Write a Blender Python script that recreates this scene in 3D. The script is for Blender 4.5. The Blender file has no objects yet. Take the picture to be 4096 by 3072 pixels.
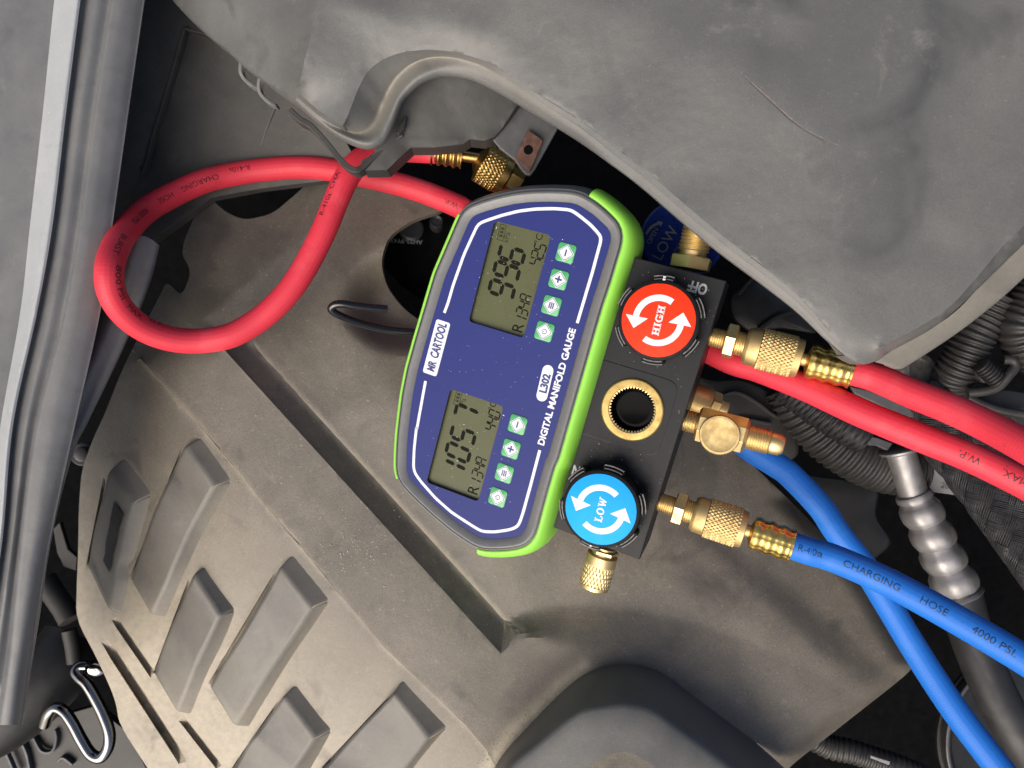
import bpy, bmesh, math, random
import numpy as np
from mathutils import Vector, Matrix
from mathutils.geometry import delaunay_2d_cdt
from mathutils.bvhtree import BVHTree

random.seed(4)
rng = np.random.default_rng(4)
SC = bpy.context.scene
C = SC.collection

# ------------------------------------------------------------------ camera
CAM_H = 0.402                       # metres above the gauge face
FPX = 4096 * 26 / 36.0              # focal length in photo pixels
cd = bpy.data.cameras.new('camera')
cd.sensor_width = 36; cd.lens = 26; cd.clip_start = 0.01; cd.clip_end = 50
cd.dof.use_dof = True; cd.dof.focus_distance = 0.40; cd.dof.aperture_fstop = 11
cam = bpy.data.objects.new('camera', cd); C.objects.link(cam)
cam.location = (0, 0, CAM_H)
SC.camera = cam

# ------------------------------------------------------------------ sky, sun, exposure
SUN_DIR = Vector((-0.50, -0.78, 0.92)).normalized()       # towards the sun
el = math.asin(SUN_DIR.z); az = math.atan2(SUN_DIR.x, SUN_DIR.y)
wd = bpy.data.worlds.new('World'); SC.world = wd; wd.use_nodes = True
nt = wd.node_tree
bg = nt.nodes['Background']; sky = nt.nodes.new('ShaderNodeTexSky')
sky.sky_type = 'NISHITA'; sky.sun_disc = False
sky.sun_elevation = el; sky.sun_rotation = az
sky.air_density = 0.9; sky.dust_density = 6.0; sky.ozone_density = 0.5
nt.links.new(sky.outputs[0], bg.inputs[0]); bg.inputs[1].default_value = 0.078
sd = bpy.data.lights.new('sun', 'SUN'); sd.energy = 1.35; sd.angle = math.radians(55); sd.color = (1, 0.95, 0.87)
so = bpy.data.objects.new('sun', sd); C.objects.link(so)
so.rotation_euler = (-SUN_DIR).to_track_quat('-Z', 'Y').to_euler()
vs = SC.view_settings
vs.view_transform = 'Standard'; vs.look = 'None'; vs.gamma = 1; vs.use_curve_mapping = False
vs.exposure = 0.86

# ------------------------------------------------------------------ measuring helpers (photo pixel + height -> metres)
MM = 0.001
def P(u, v, z):
    """point whose height is z (mm) seen at photo pixel u,v"""
    d = CAM_H - z * MM
    return Vector(((u - 2048) / FPX * d, -(v - 1536) / FPX * d, z * MM))
ZONES = {'F': (0, 0, 4096 / 2212), 'A': (1780, 700, 840 / 2212), 'B': (1560, 1200, 840 / 2212), 'C': (1560, 1700, 840 / 2212),
         'D': (2360, 980, 640 / 2212), 'E': (2200, 1440, 640 / 2212), 'G': (2160, 1820, 640 / 2212),
         'Z1': (1500, 650, 1200 / 2212), 'Z2': (1500, 1450, 1200 / 2212), 'Z3': (2300, 850, 1200 / 2212), 'Z4': (2300, 1550, 1200 / 2212),
         'Z5': (2900, 1250, 1196 / 2205), 'Z6': (2900, 2100, 1196 / 2041),
         'T1': (0, 0, 1200 / 2212), 'T2': (900, 0, 1400 / 2212), 'T3': (2200, 0, 1896 / 2212), 'T4': (0, 800, 1200 / 2212),
         'T5': (0, 1600, 1200 / 2212), 'T6': (0, 2172, 1200 / 2212), 'T7': (1000, 2072, 1333 / 2211)}
def px(zone, x, y):
    a, b, s = ZONES[zone]
    return (a + x * s, b + y * s)
def zp(zone, pts):
    """traced points (x, y[, z...]) of an enlarged crop -> photo pixels"""
    return [px(zone, p[0], p[1]) + tuple(p[2:]) for p in pts]

# ------------------------------------------------------------------ materials
class NT:
    def __init__(s, m):
        s.t = m.node_tree; s.n = s.t.nodes; s.b = s.n['Principled BSDF']; s.coord = s.n.new('ShaderNodeTexCoord')
    def link(s, a, b): s.t.links.new(a, b)
    def noise(s, scale, detail=4, rough=0.55, vec=None, dist=0):
        n = s.n.new('ShaderNodeTexNoise'); n.inputs['Scale'].default_value = scale
        n.inputs['Detail'].default_value = detail; n.inputs['Roughness'].default_value = rough; n.inputs['Distortion'].default_value = dist
        s.link(vec or s.coord.outputs['Object'], n.inputs['Vector']); return n.outputs['Fac']
    def ramp(s, fac, a, b, va=0.0, vb=1.0):
        n = s.n.new('ShaderNodeMapRange'); n.inputs[1].default_value = a; n.inputs[2].default_value = b
        n.inputs[3].default_value = va; n.inputs[4].default_value = vb
        s.link(fac, n.inputs[0]); return n.outputs[0]
    def mix(s, fac, a, b):
        n = s.n.new('ShaderNodeMix'); n.data_type = 'RGBA'
        for i, v in ((0, fac), (6, a), (7, b)):
            if isinstance(v, (int, float)): n.inputs[i].default_value = v
            elif isinstance(v, tuple): n.inputs[i].default_value = (*v, 1)
            else: s.link(v, n.inputs[i])
        return n.outputs[2]
    def math(s, op, a, b=0.0):
        n = s.n.new('ShaderNodeMath'); n.operation = op
        for i, v in ((0, a), (1, b)):
            if isinstance(v, (int, float)): n.inputs[i].default_value = v
            else: s.link(v, n.inputs[i])
        return n.outputs[0]
    def bump(s, h, strength=0.3, dist=0.0005, prev=None):
        n = s.n.new('ShaderNodeBump'); n.inputs['Strength'].default_value = strength; n.inputs['Distance'].default_value = dist
        s.link(h, n.inputs['Height'])
        if prev: s.link(prev, n.inputs['Normal'])
        return n.outputs[0]
    def setv(s, **k):
        for key, v in k.items():
            i = s.b.inputs[{'col': 'Base Color', 'rough': 'Roughness', 'metal': 'Metallic', 'spec': 'Specular IOR Level', 'coat': 'Coat Weight', 'nrm': 'Normal', 'coatr': 'Coat Roughness'}[key]]
            if isinstance(v, (int, float)): i.default_value = v
            elif isinstance(v, tuple): i.default_value = (*v, 1)
            else: s.link(v, i)
MATS = {}
def newmat(name):
    m = bpy.data.materials.new(name); m.use_nodes = True; MATS[name] = m
    return m, NT(m)
def plastic(name, base, dust, amount=0.5, blot=18, rough=0.55, grain=0.35, speck=0.25, tex=1400, smudge=0.35, spec=0.5, heavy=None):
    """moulded plastic with settled dust: blotches, wiped marks, fine grit"""
    m, t = newmat(name)
    b1 = t.noise(blot, 7, 0.62, dist=0.4); b2 = t.noise(blot * 4.3, 6, 0.6)
    d = t.math('ADD', t.math('MULTIPLY', b1, 0.7), t.math('MULTIPLY', b2, 0.3))
    fac = t.ramp(d, 0.5 - 0.32, 0.5 + 0.32, amount - 0.42, amount + 0.42)
    fac = t.math('MINIMUM', t.math('MAXIMUM', fac, 0.0), 1.0)
    fine = t.noise(tex, 3, 0.7)
    fac = t.math('MULTIPLY', fac, t.ramp(fine, 0.3, 0.62, 1 - grain, 1 + grain * 0.3))
    col = t.mix(fac, base, dust)
    at = t.n.new('ShaderNodeAttribute'); at.attribute_name = 'dust'
    crev = t.math('MULTIPLY', at.outputs['Fac'], t.ramp(t.noise(tex * .25, 5, .7), 0.2, 0.6, 0.6, 1.0))
    crev = t.math('MINIMUM', crev, 1.0)
    col = t.mix(crev, col, heavy or (dust[0] * 1.35, dust[1] * 1.27, dust[2] * 1.12))
    sp = t.ramp(t.noise(tex * 0.55, 2, 0.5), 0.68, 0.73)
    col = t.mix(t.math('MULTIPLY', sp, speck), col, (min(dust[0] * 1.6, .8), min(dust[1] * 1.55, .8), min(dust[2] * 1.45, .8)))
    dk = t.ramp(t.noise(blot * 2.6, 3, 0.5, dist=0.8), 0.60, 0.80)
    col = t.mix(t.math('MULTIPLY', dk, smudge), col, tuple(c * 0.75 for c in base))
    pale = t.math('MULTIPLY', t.ramp(t.noise(blot * 3.4, 6, 0.68, dist=0.5), 0.60, 0.72), t.ramp(t.noise(tex * .3, 4, .7), .35, .6))
    col = t.mix(t.math('MULTIPLY', pale, smudge * 0.7), col, tuple(c * 1.25 for c in dust))
    n1 = t.bump(t.noise(tex, 4, 0.7), 0.4, 0.0002 * 1400 / tex)
    n2 = t.bump(t.noise(60, 4, 0.5), 0.25, 0.0016, n1)
    t.setv(col=col, rough=t.ramp(fac, 0, 1, rough, min(0.95, rough + 0.16)), nrm=n2, spec=spec)
    return m
def simple(name, col, rough=0.5, metal=0.0, var=0.12, scale=150, bump=0.0, bscale=1500, spec=0.5, coat=0.0):
    m, t = newmat(name)
    n = t.noise(scale, 5, 0.6)
    c = t.mix(t.ramp(n, 0.3, 0.7), tuple(x * (1 - var) for x in col), tuple(min(1, x * (1 + var)) for x in col))
    t.setv(col=c, rough=t.ramp(t.noise(scale * 1.7, 4, .6), 0.3, 0.7, rough * 0.85, min(1, rough * 1.15)), metal=metal, spec=spec, coat=coat)
    if bump: t.setv(nrm=t.bump(t.noise(bscale, 3, 0.6), bump, 0.00025))
    return m
def hose_mat(name, col, pale):
    m, t = newmat(name)
    uv = t.n.new('ShaderNodeUVMap').outputs[0]
    def wave(sx, sy):
        mp = t.n.new('ShaderNodeMapping'); mp.inputs['Scale'].default_value = (sx, sy, 1); t.link(uv, mp.inputs[0])
        sep = t.n.new('ShaderNodeSeparateXYZ'); t.link(mp.outputs[0], sep.inputs[0])
        return t.math('SINE', t.math('ADD', sep.outputs[0], sep.outputs[1]))
    w = t.math('MULTIPLY', wave(2 * math.pi / 0.0030, 2 * math.pi * 9), wave(2 * math.pi / 0.0030, -2 * math.pi * 9))
    n0 = t.bump(w, 0.09, 0.0004)
    n1 = t.bump(t.noise(1800, 3, .6), 0.2, 0.0002, n0)
    worn = t.ramp(t.noise(45, 6, .65), 0.52, 0.85)
    c = t.mix(t.math('MULTIPLY', worn, 0.35), col, pale)
    c = t.mix(t.math('MULTIPLY', t.ramp(w, -1, 1), 0.04), c, pale)
    spot = t.ramp(t.noise(420, 2, .5), 0.73, 0.77)
    c = t.mix(t.math('MULTIPLY', spot, 0.4), c, (0.05, 0.02, 0.02))
    t.setv(col=c, rough=0.55, nrm=n1, spec=0.4)
    return m
def brass(name, col=(0.76, 0.59, 0.30), rough=0.42, tarnish=0.35):
    m, t = newmat(name)
    f = t.ramp(t.noise(160, 6, .65), 0.42, 0.72)
    c = t.mix(t.math('MULTIPLY', f, tarnish), col, (0.36, 0.22, 0.08))
    c = t.mix(t.math('MULTIPLY', t.ramp(t.noise(90, 4, .6), 0.5, 0.7), 0.35), c, (0.80, 0.62, 0.28))
    t.setv(col=c, metal=1.0, rough=t.ramp(f, 0, 1, rough, rough + 0.2), nrm=t.bump(t.noise(900, 3, .6), 0.12, 0.0002))
    return m
plastic('cover_plastic', (0.034, 0.0338, 0.034), (0.25, 0.218, 0.170), 0.52, 11, 0.42, 0.4, 0.4, smudge=0.6, tex=1000, heavy=(0.44, 0.385, 0.295))
plastic('hump_plastic', (0.052, 0.054, 0.057), (0.17, 0.165, 0.15), 0.4, 12, 0.36, 0.3, 0.25)
plastic('rib_plastic', (0.048, 0.050, 0.054), (0.23, 0.214, 0.18), 0.5, 14, 0.40, 0.3, 0.2)
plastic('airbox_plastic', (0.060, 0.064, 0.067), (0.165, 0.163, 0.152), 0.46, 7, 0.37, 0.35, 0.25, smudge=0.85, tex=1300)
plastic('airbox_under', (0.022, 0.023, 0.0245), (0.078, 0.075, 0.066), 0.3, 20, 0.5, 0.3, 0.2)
plastic('sheen_plastic', (0.34, 0.36, 0.37), (0.46, 0.47, 0.47), 0.45, 40, 0.32, 0.25, 0.3)  # shroud plastic with its glossy sky reflection put into a paler colour
plastic('shroud_plastic', (0.095, 0.100, 0.107), (0.24, 0.236, 0.226), 0.42, 22, 0.30, 0.25, 0.12)
plastic('panel_plastic', (0.032, 0.032, 0.032), (0.115, 0.108, 0.092), 0.33, 22, 0.55, 0.45, 0.35)
plastic('dark_plastic', (0.010, 0.010, 0.011), (0.04, 0.038, 0.034), 0.25, 25, 0.45, 0.3, 0.2)
plastic('conduit_plastic', (0.014, 0.014, 0.015), (0.07, 0.065, 0.058), 0.35, 40, 0.4, 0.3, 0.5)
plastic('cast_metal', (0.022, 0.022, 0.023), (0.06, 0.056, 0.05), 0.3, 35, 0.55, 0.3, 0.2)
simple('void', (0.005, 0.005, 0.0055), 1.0, var=0.3, spec=0.02)
hose_mat('red_hose', (0.64, 0.030, 0.055), (0.76, 0.18, 0.20))
hose_mat('blue_hose', (0.008, 0.145, 0.58), (0.09, 0.31, 0.72))
brass('brass'); brass('brass_dull', (0.68, 0.51, 0.24), 0.5, 0.35); brass('ferrule_brass', (0.80, 0.56, 0.16), 0.27, 0.4)
brass('brass_cap', (0.50, 0.39, 0.20), 0.62, 0.3)
brass('brass_dark', (0.42, 0.27, 0.09), 0.3, 0.4)
simple('green_rubber', (0.27, 0.66, 0.07), 0.5, var=0.06, scale=60, bump=0.08)
simple('grey_housing', (0.16, 0.163, 0.165), 0.42, var=0.08, scale=300, bump=0.35, bscale=2200)
simple('blue_panel', (0.017, 0.026, 0.155), 0.5, var=0.12, scale=1600, bump=0.15, bscale=2600, spec=0.25)
simple('white_print', (0.72, 0.74, 0.78), 0.6, var=0.04, scale=500)
simple('blue_print', (0.03, 0.04, 0.17), 0.4, var=0.05)
simple('button_green', (0.07, 0.36, 0.13), 0.35, var=0.07, scale=200)
simple('lcd_glass', (0.088, 0.094, 0.046), 0.30, var=0.05, scale=60, spec=0.22)
simple('lcd_ink', (0.010, 0.011, 0.008), 0.6, var=0.1, spec=0.05)
simple('lcd_ink_faint', (0.034, 0.037, 0.020), 0.6, var=0.1, spec=0.05)
simple('lcd_wall', (0.03, 0.032, 0.036), 0.3)
simple('black_anodised', (0.0125, 0.013, 0.0155), 0.42, var=0.12, scale=500, bump=0.1, bscale=1500, spec=0.22)
simple('knob_black', (0.010, 0.010, 0.011), 0.5, var=0.2, scale=500, bump=0.6, bscale=2600, spec=0.15)
simple('knob_worn_lit', (0.13, 0.13, 0.135), 0.5, var=0.5, scale=700)
simple('disc_red', (0.83, 0.035, 0.006), 0.6, var=0.03, spec=0.2)
simple('disc_blue', (0.012, 0.36, 0.84), 0.6, var=0.03, spec=0.2)
simple('sight_glass', (0.001, 0.001, 0.0012), 0.10, var=0.1, spec=0.05)
brass('brass_ring', (0.50, 0.37, 0.14), 0.55, 0.3)
simple('black_wire', (0.004, 0.004, 0.005), 0.16, var=0.1, coat=0.4)
simple('chrome', (0.27, 0.27, 0.265), 0.12, metal=1.0, var=0.05)
simple('aluminium', (0.36, 0.35, 0.345), 0.5, metal=0.75, var=0.18, scale=120, bump=0.15, bscale=900)
simple('worn_metal', (0.16, 0.15, 0.14), 0.6, metal=0.3, var=0.4, scale=200, bump=0.4, bscale=600)
simple('rust', (0.10, 0.05, 0.035), 0.8, var=0.45, scale=250, bump=0.5, bscale=900)
simple('steel_grey', (0.10, 0.10, 0.105), 0.5, metal=0.2, var=0.2, scale=120)
simple('black_rubber', (0.022, 0.022, 0.024), 0.55, var=0.3, scale=80, bump=0.2)
simple('braid', (0.022, 0.022, 0.024), 0.5, var=0.4, scale=300)
simple('hose_print', (0.05, 0.008, 0.012), 0.5, var=0.1)
simple('hose_print_blue', (0.008, 0.02, 0.05), 0.5, var=0.1)
simple('coupler_blue', (0.006, 0.022, 0.15), 0.3, var=0.08)
simple('pale_plastic', (0.42, 0.42, 0.41), 0.5, var=0.08, scale=100)
simple('grit', (0.48, 0.43, 0.33), 0.7, var=0.25, scale=900)
simple('scratch_dust', (0.21, 0.165, 0.15), 0.8, var=0.4, scale=700)
simple('off_print', (0.50, 0.50, 0.50), 0.5, var=0.25, scale=1200)
simple('tag_print', (0.13, 0.13, 0.13), 0.5)

# ------------------------------------------------------------------ objects
WM = {}
def tagp(o, label=None, cat=None, group=None, kind=None):
    for k, v in (('label', label), ('category', cat), ('group', group), ('kind', kind)):
        if v: o[k] = v
    return o
def thing(name, loc, label, cat, group=None, mat=None):
    o = bpy.data.objects.new(name, None); C.objects.link(o); o.empty_display_size = 0.01
    M = mat if mat is not None else Matrix.Translation(loc)
    o.matrix_world = M; WM[o.name] = M
    return tagp(o, label, cat, group)
class MB:
    def __init__(s): s.v = []; s.f = []; s.uv = {}; s.dust = None
    def add(s, vs, fs, uvs=None):
        n = len(s.v); s.v += [Vector(p) for p in vs]
        for k, f in enumerate(fs):
            if uvs: s.uv[len(s.f)] = uvs[k]
            s.f.append([i + n for i in f])
        return s
    def grid(s, rows, close_r=False, close_c=False, cap0=False, cap1=False):
        nr, nc = len(rows), len(rows[0]); vs = [p for r in rows for p in r]; fs = []
        for i in range(nr if close_r else nr - 1):
            for j in range(nc if close_c else nc - 1):
                a = i * nc + j; b = i * nc + (j + 1) % nc; i2 = (i + 1) % nr
                fs.append([a, b, i2 * nc + (j + 1) % nc, i2 * nc + j])
        if cap0: fs.append(list(range(nc))[::-1])
        if cap1: fs.append([(nr - 1) * nc + j for j in range(nc)])
        return s.add(vs, fs)
    def prism(s, poly, z0, z1, fn=None):
        n = len(poly); fn = fn or (lambda x, y, z: Vector((x, y, z)))
        vs = [fn(p[0], p[1], z0) for p in poly] + [fn(p[0], p[1], z1) for p in poly]
        fs = [list(range(n))[::-1], list(range(n, 2 * n))] + [[i, (i + 1) % n, n + (i + 1) % n, n + i] for i in range(n)]
        return s.add(vs, fs)
    def box(s, c, sz, rot=None):
        vs = []
        for x in (-1, 1):
            for y in (-1, 1):
                for z in (-1, 1):
                    p = Vector((x * sz[0] / 2, y * sz[1] / 2, z * sz[2] / 2))
                    if rot: p = rot @ p
                    vs.append(Vector(c) + p)
        return s.add(vs, [[0, 1, 3, 2], [4, 6, 7, 5], [0, 4, 5, 1], [2, 3, 7, 6], [0, 2, 6, 4], [1, 5, 7, 3]])
    def build(s, name, mat, parent=None, smooth=35, recalc=True, bevel=0, inv=True, segs=2):
        me = bpy.data.meshes.new(name)
        vs = s.v
        if parent is not None and inv:
            Mi = WM[parent.name].inverted(); vs = [Mi @ p for p in vs]
        me.from_pydata([tuple(p) for p in vs], [], s.f)
        if s.uv:
            ul = me.uv_layers.new(name='UVMap')
            for fi, poly in enumerate(me.polygons):
                if fi in s.uv:
                    for li, c in zip(poly.loop_indices, s.uv[fi]): ul.data[li].uv = c
        if recalc:
            bm = bmesh.new(); bm.from_mesh(me); bmesh.ops.recalc_face_normals(bm, faces=bm.faces); bm.to_mesh(me); bm.free()
        if s.dust is not None:
            a_ = me.attributes.new('dust', 'FLOAT', 'POINT'); a_.data.foreach_set('value', np.array(s.dust, dtype=np.float32))
        if smooth is not None:
            me.shade_smooth(); me.set_sharp_from_angle(angle=math.radians(smooth))
        me.materials.append(MATS[mat] if isinstance(mat, str) else mat)
        o = bpy.data.objects.new(name, me); C.objects.link(o)
        if parent is not None:
            o.parent = parent
            WM[o.name] = WM[parent.name]
        else: WM[o.name] = Matrix.Identity(4)
        if bevel:
            b = o.modifiers.new('bevel', 'BEVEL'); b.width = bevel; b.segments = segs; b.limit_method = 'ANGLE'; b.angle_limit = math.radians(30)
            b.harden_normals = False
        return o

def frame_axes(d):
    d = d.normalized(); a = Vector((0, 0, 1)) if abs(d.z) < 0.9 else Vector((1, 0, 0))
    x = d.cross(a).normalized(); return x, d.cross(x).normalized(), d
def lathe(mb, p0, d, prof, segs=40, fr=None, phase=0.0, cap=True, uv=False):
    """profile [(along mm, radius mm)] turned round the axis p0 + d"""
    x, y, d = frame_axes(d)
    rows = []
    for t, r in prof:
        row = []
        for k in range(segs):
            a = 2 * math.pi * k / segs + phase
            rr = r if fr is None else r * fr(t, a)
            row.append(p0 + d * (t * MM) + (x * math.cos(a) + y * math.sin(a)) * (rr * MM))
        rows.append(row)
    mb.grid(rows, close_c=True, cap0=cap, cap1=cap); return mb
def knurl(mb, p0, d, t0, t1, r, n=34, depth=0.55, pitch=2.0, spa=5, skew=1.0):
    x, y, d = frame_axes(d); segs = n * spa; L = t1 - t0; rows = []; m = max(8, int(L / pitch * 5))
    tri = lambda q: abs((q % 1.0) * 2 - 1)
    for i in range(m + 1):
        t = t0 + L * i / m; row = []
        for k in range(segs):
            a = k / segs; q = t / pitch
            h = min(tri(a * n + q * skew), tri(a * n - q))
            rr = r - depth * (1 - h)
            ang = 2 * math.pi * a
            row.append(p0 + d * (t * MM) + (x * math.cos(ang) + y * math.sin(ang)) * (rr * MM))
        rows.append(row)
    mb.grid(rows, close_c=True); return mb
def thread_prof(t0, t1, r, pitch=1.3, depth=0.55):
    out = [(t0, r - depth)]; n = max(2, int(round((t1 - t0) / pitch))); p = (t1 - t0) / n
    for i in range(n):
        out += [(t0 + p * (i + .3), r), (t0 + p * (i + .5), r), (t0 + p * (i + .95), r - depth)]
    return out

# smooth curves and tubes
def crom(pts, n):
    """Catmull-Rom through pts (any dimension), resampled evenly to n points"""
    p = [np.array(q, float) for q in pts]
    p = [2 * p[0] - p[1]] + p + [2 * p[-1] - p[-2]]; out = []
    for i in range(1, len(p) - 2):
        for k in range(24):
            t = k / 24; a, b, c, d = p[i - 1:i + 3]
            out.append(0.5 * ((2 * b) + (c - a) * t + (2 * a - 5 * b + 4 * c - d) * t * t + (3 * b - a - 3 * c + d) * t ** 3))
    out.append(p[-2]); out = np.array(out)
    return resamp(out, n)
def resamp(out, n):
    out = np.array(out, float)
    s = np.concatenate([[0], np.cumsum(np.linalg.norm(np.diff(out[:, :3], axis=0), axis=1))])
    t = np.linspace(0, s[-1], n)
    return np.stack([np.interp(t, s, out[:, k]) for k in range(out.shape[1])], 1)
class Path:
    """smooth space curve through photo points (u, v, z mm)"""
    def __init__(s, pts, n=200, world=False):
        w = [np.array(p if world else P(*p)) for p in pts]
        s.p = crom(w, n); s.n = n
        s.s = np.concatenate([[0], np.cumsum(np.linalg.norm(np.diff(s.p, axis=0), axis=1))]); s.L = s.s[-1]
        s.t = np.gradient(s.p, axis=0); s.t /= np.linalg.norm(s.t, axis=1)[:, None]
        camp = np.array([0, 0, CAM_H]); N = camp - s.p; N -= (N * s.t).sum(1)[:, None] * s.t
        s.N = N / np.linalg.norm(N, axis=1)[:, None]; s.U = np.cross(s.N, s.t)
    def at(s, q):
        f = lambda A: np.array([np.interp(q, s.s, A[:, k]) for k in range(3)])
        return f(s.p), f(s.N), f(s.U), f(s.t)
    def near(s, u, v):
        d = CAM_H - s.p[:, 2]; U = 2048 + FPX * s.p[:, 0] / d; V = 1536 - FPX * s.p[:, 1] / d
        i = int(np.argmin((U - u) ** 2 + (V - v) ** 2)); return s.s[i], i, U[i], V[i], d[i]
def tube(path, r, segs=28, fr=None, mb=None, cap=True, q0=0, q1=None):
    """r in mm (number or function of arc length in mm)"""
    mb = mb or MB(); rows = []; idx = range(path.n)
    rf = r if callable(r) else (lambda q: r)
    for i in idx:
        row = []
        for k in range(segs):
            a = 2 * math.pi * k / segs; rr = rf(path.s[i] * 1000) * (fr(path.s[i] * 1000, a) if fr else 1)
            row.append(Vector(path.p[i] + (path.N[i] * math.cos(a) + path.U[i] * math.sin(a)) * rr * MM))
        rows.append(row)
    nr, nc = len(rows), segs; vs = [p for w in rows for p in w]; fs = []; uvs = []
    for i in range(nr - 1):
        for j in range(nc):
            j2 = (j + 1) % nc
            fs.append([i * nc + j, i * nc + j2, (i + 1) * nc + j2, (i + 1) * nc + j])
            a, b = path.s[i], path.s[i + 1]; c, d = j / nc, (j + 1) / nc
            uvs.append([(a, c), (a, d), (b, d), (b, c)])
    if cap:
        fs.append(list(range(nc))[::-1]); uvs.append([(0, 0)] * nc)
        fs.append([(nr - 1) * nc + j for j in range(nc)]); uvs.append([(0, 0)] * nc)
    mb.add(vs, fs, uvs); return mb

# lettering
def text_mesh(s, size, bold=0.0, shear=0.0, sx=1.0, cut=0):
    """flat lettering, centred; returns bmesh in mm, cut into strips when it is to be wrapped"""
    cu = bpy.data.curves.new('lettering', 'FONT'); cu.body = s; cu.size = size; cu.align_x = 'CENTER'; cu.align_y = 'CENTER'
    cu.offset = bold; cu.shear = shear; cu.resolution_u = 3
    o = bpy.data.objects.new('lettering', cu); C.objects.link(o)
    bpy.context.view_layer.update()
    me = bpy.data.meshes.new_from_object(o.evaluated_get(bpy.context.evaluated_depsgraph_get()))
    bm = bmesh.new(); bm.from_mesh(me)
    bpy.data.objects.remove(o); bpy.data.curves.remove(cu); bpy.data.meshes.remove(me)
    ys = [v.co.y for v in bm.verts]; xs = [v.co.x for v in bm.verts]
    cx, cy = (max(xs) + min(xs)) / 2, (max(ys) + min(ys)) / 2
    for v in bm.verts: v.co.x = (v.co.x - cx) * sx; v.co.y -= cy
    if cut:
        W = (max(xs) - min(xs)) * sx; H = max(ys) - min(ys)
        for k in range(1, cut):
            bmesh.ops.bisect_plane(bm, geom=bm.verts[:] + bm.edges[:] + bm.faces[:], plane_co=(0, -H / 2 + H * k / cut, 0), plane_no=(0, 1, 0))
        nn = max(1, int(W / 1.2))
        for k in range(1, nn):
            bmesh.ops.bisect_plane(bm, geom=bm.verts[:] + bm.edges[:] + bm.faces[:], plane_co=(-W / 2 + W * k / nn, 0, 0), plane_no=(1, 0, 0))
    return bm
def bm_to(mb, bm, fn):
    bm.verts.ensure_lookup_table()
    for i, v in enumerate(bm.verts): v.index = i
    mb.add([fn(v.co.x, v.co.y) for v in bm.verts], [[v.index for v in f.verts] for f in bm.faces]); bm.free(); return mb
def wrap_text(path, r, s, size, u, v, parent, mat, name='lettering', bold=0.0, sx=1.0, da=0.0):
    s0, i, U, V, d = path.near(u, v)
    t = path.t[i]; perp = np.array([-t[1], t[0]]); perp /= np.linalg.norm(perp)          # towards the letters' heads
    off = (u - U) * perp[0] - (v - V) * perp[1]
    rp = r * MM / d * FPX
    a0 = math.asin(max(-0.92, min(0.92, off / rp))) + da
    bm = text_mesh(s, size, bold=bold, sx=sx, cut=6)
    def fn(x, y):
        p, N, Uu, T = path.at(s0 + x * MM); a = a0 + y / r
        return Vector(p + (N * math.cos(a) + Uu * math.sin(a)) * (r + 0.07) * MM)
    return bm_to(MB(), bm, fn).build(name, mat, parent, smooth=None, recalc=False)

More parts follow.
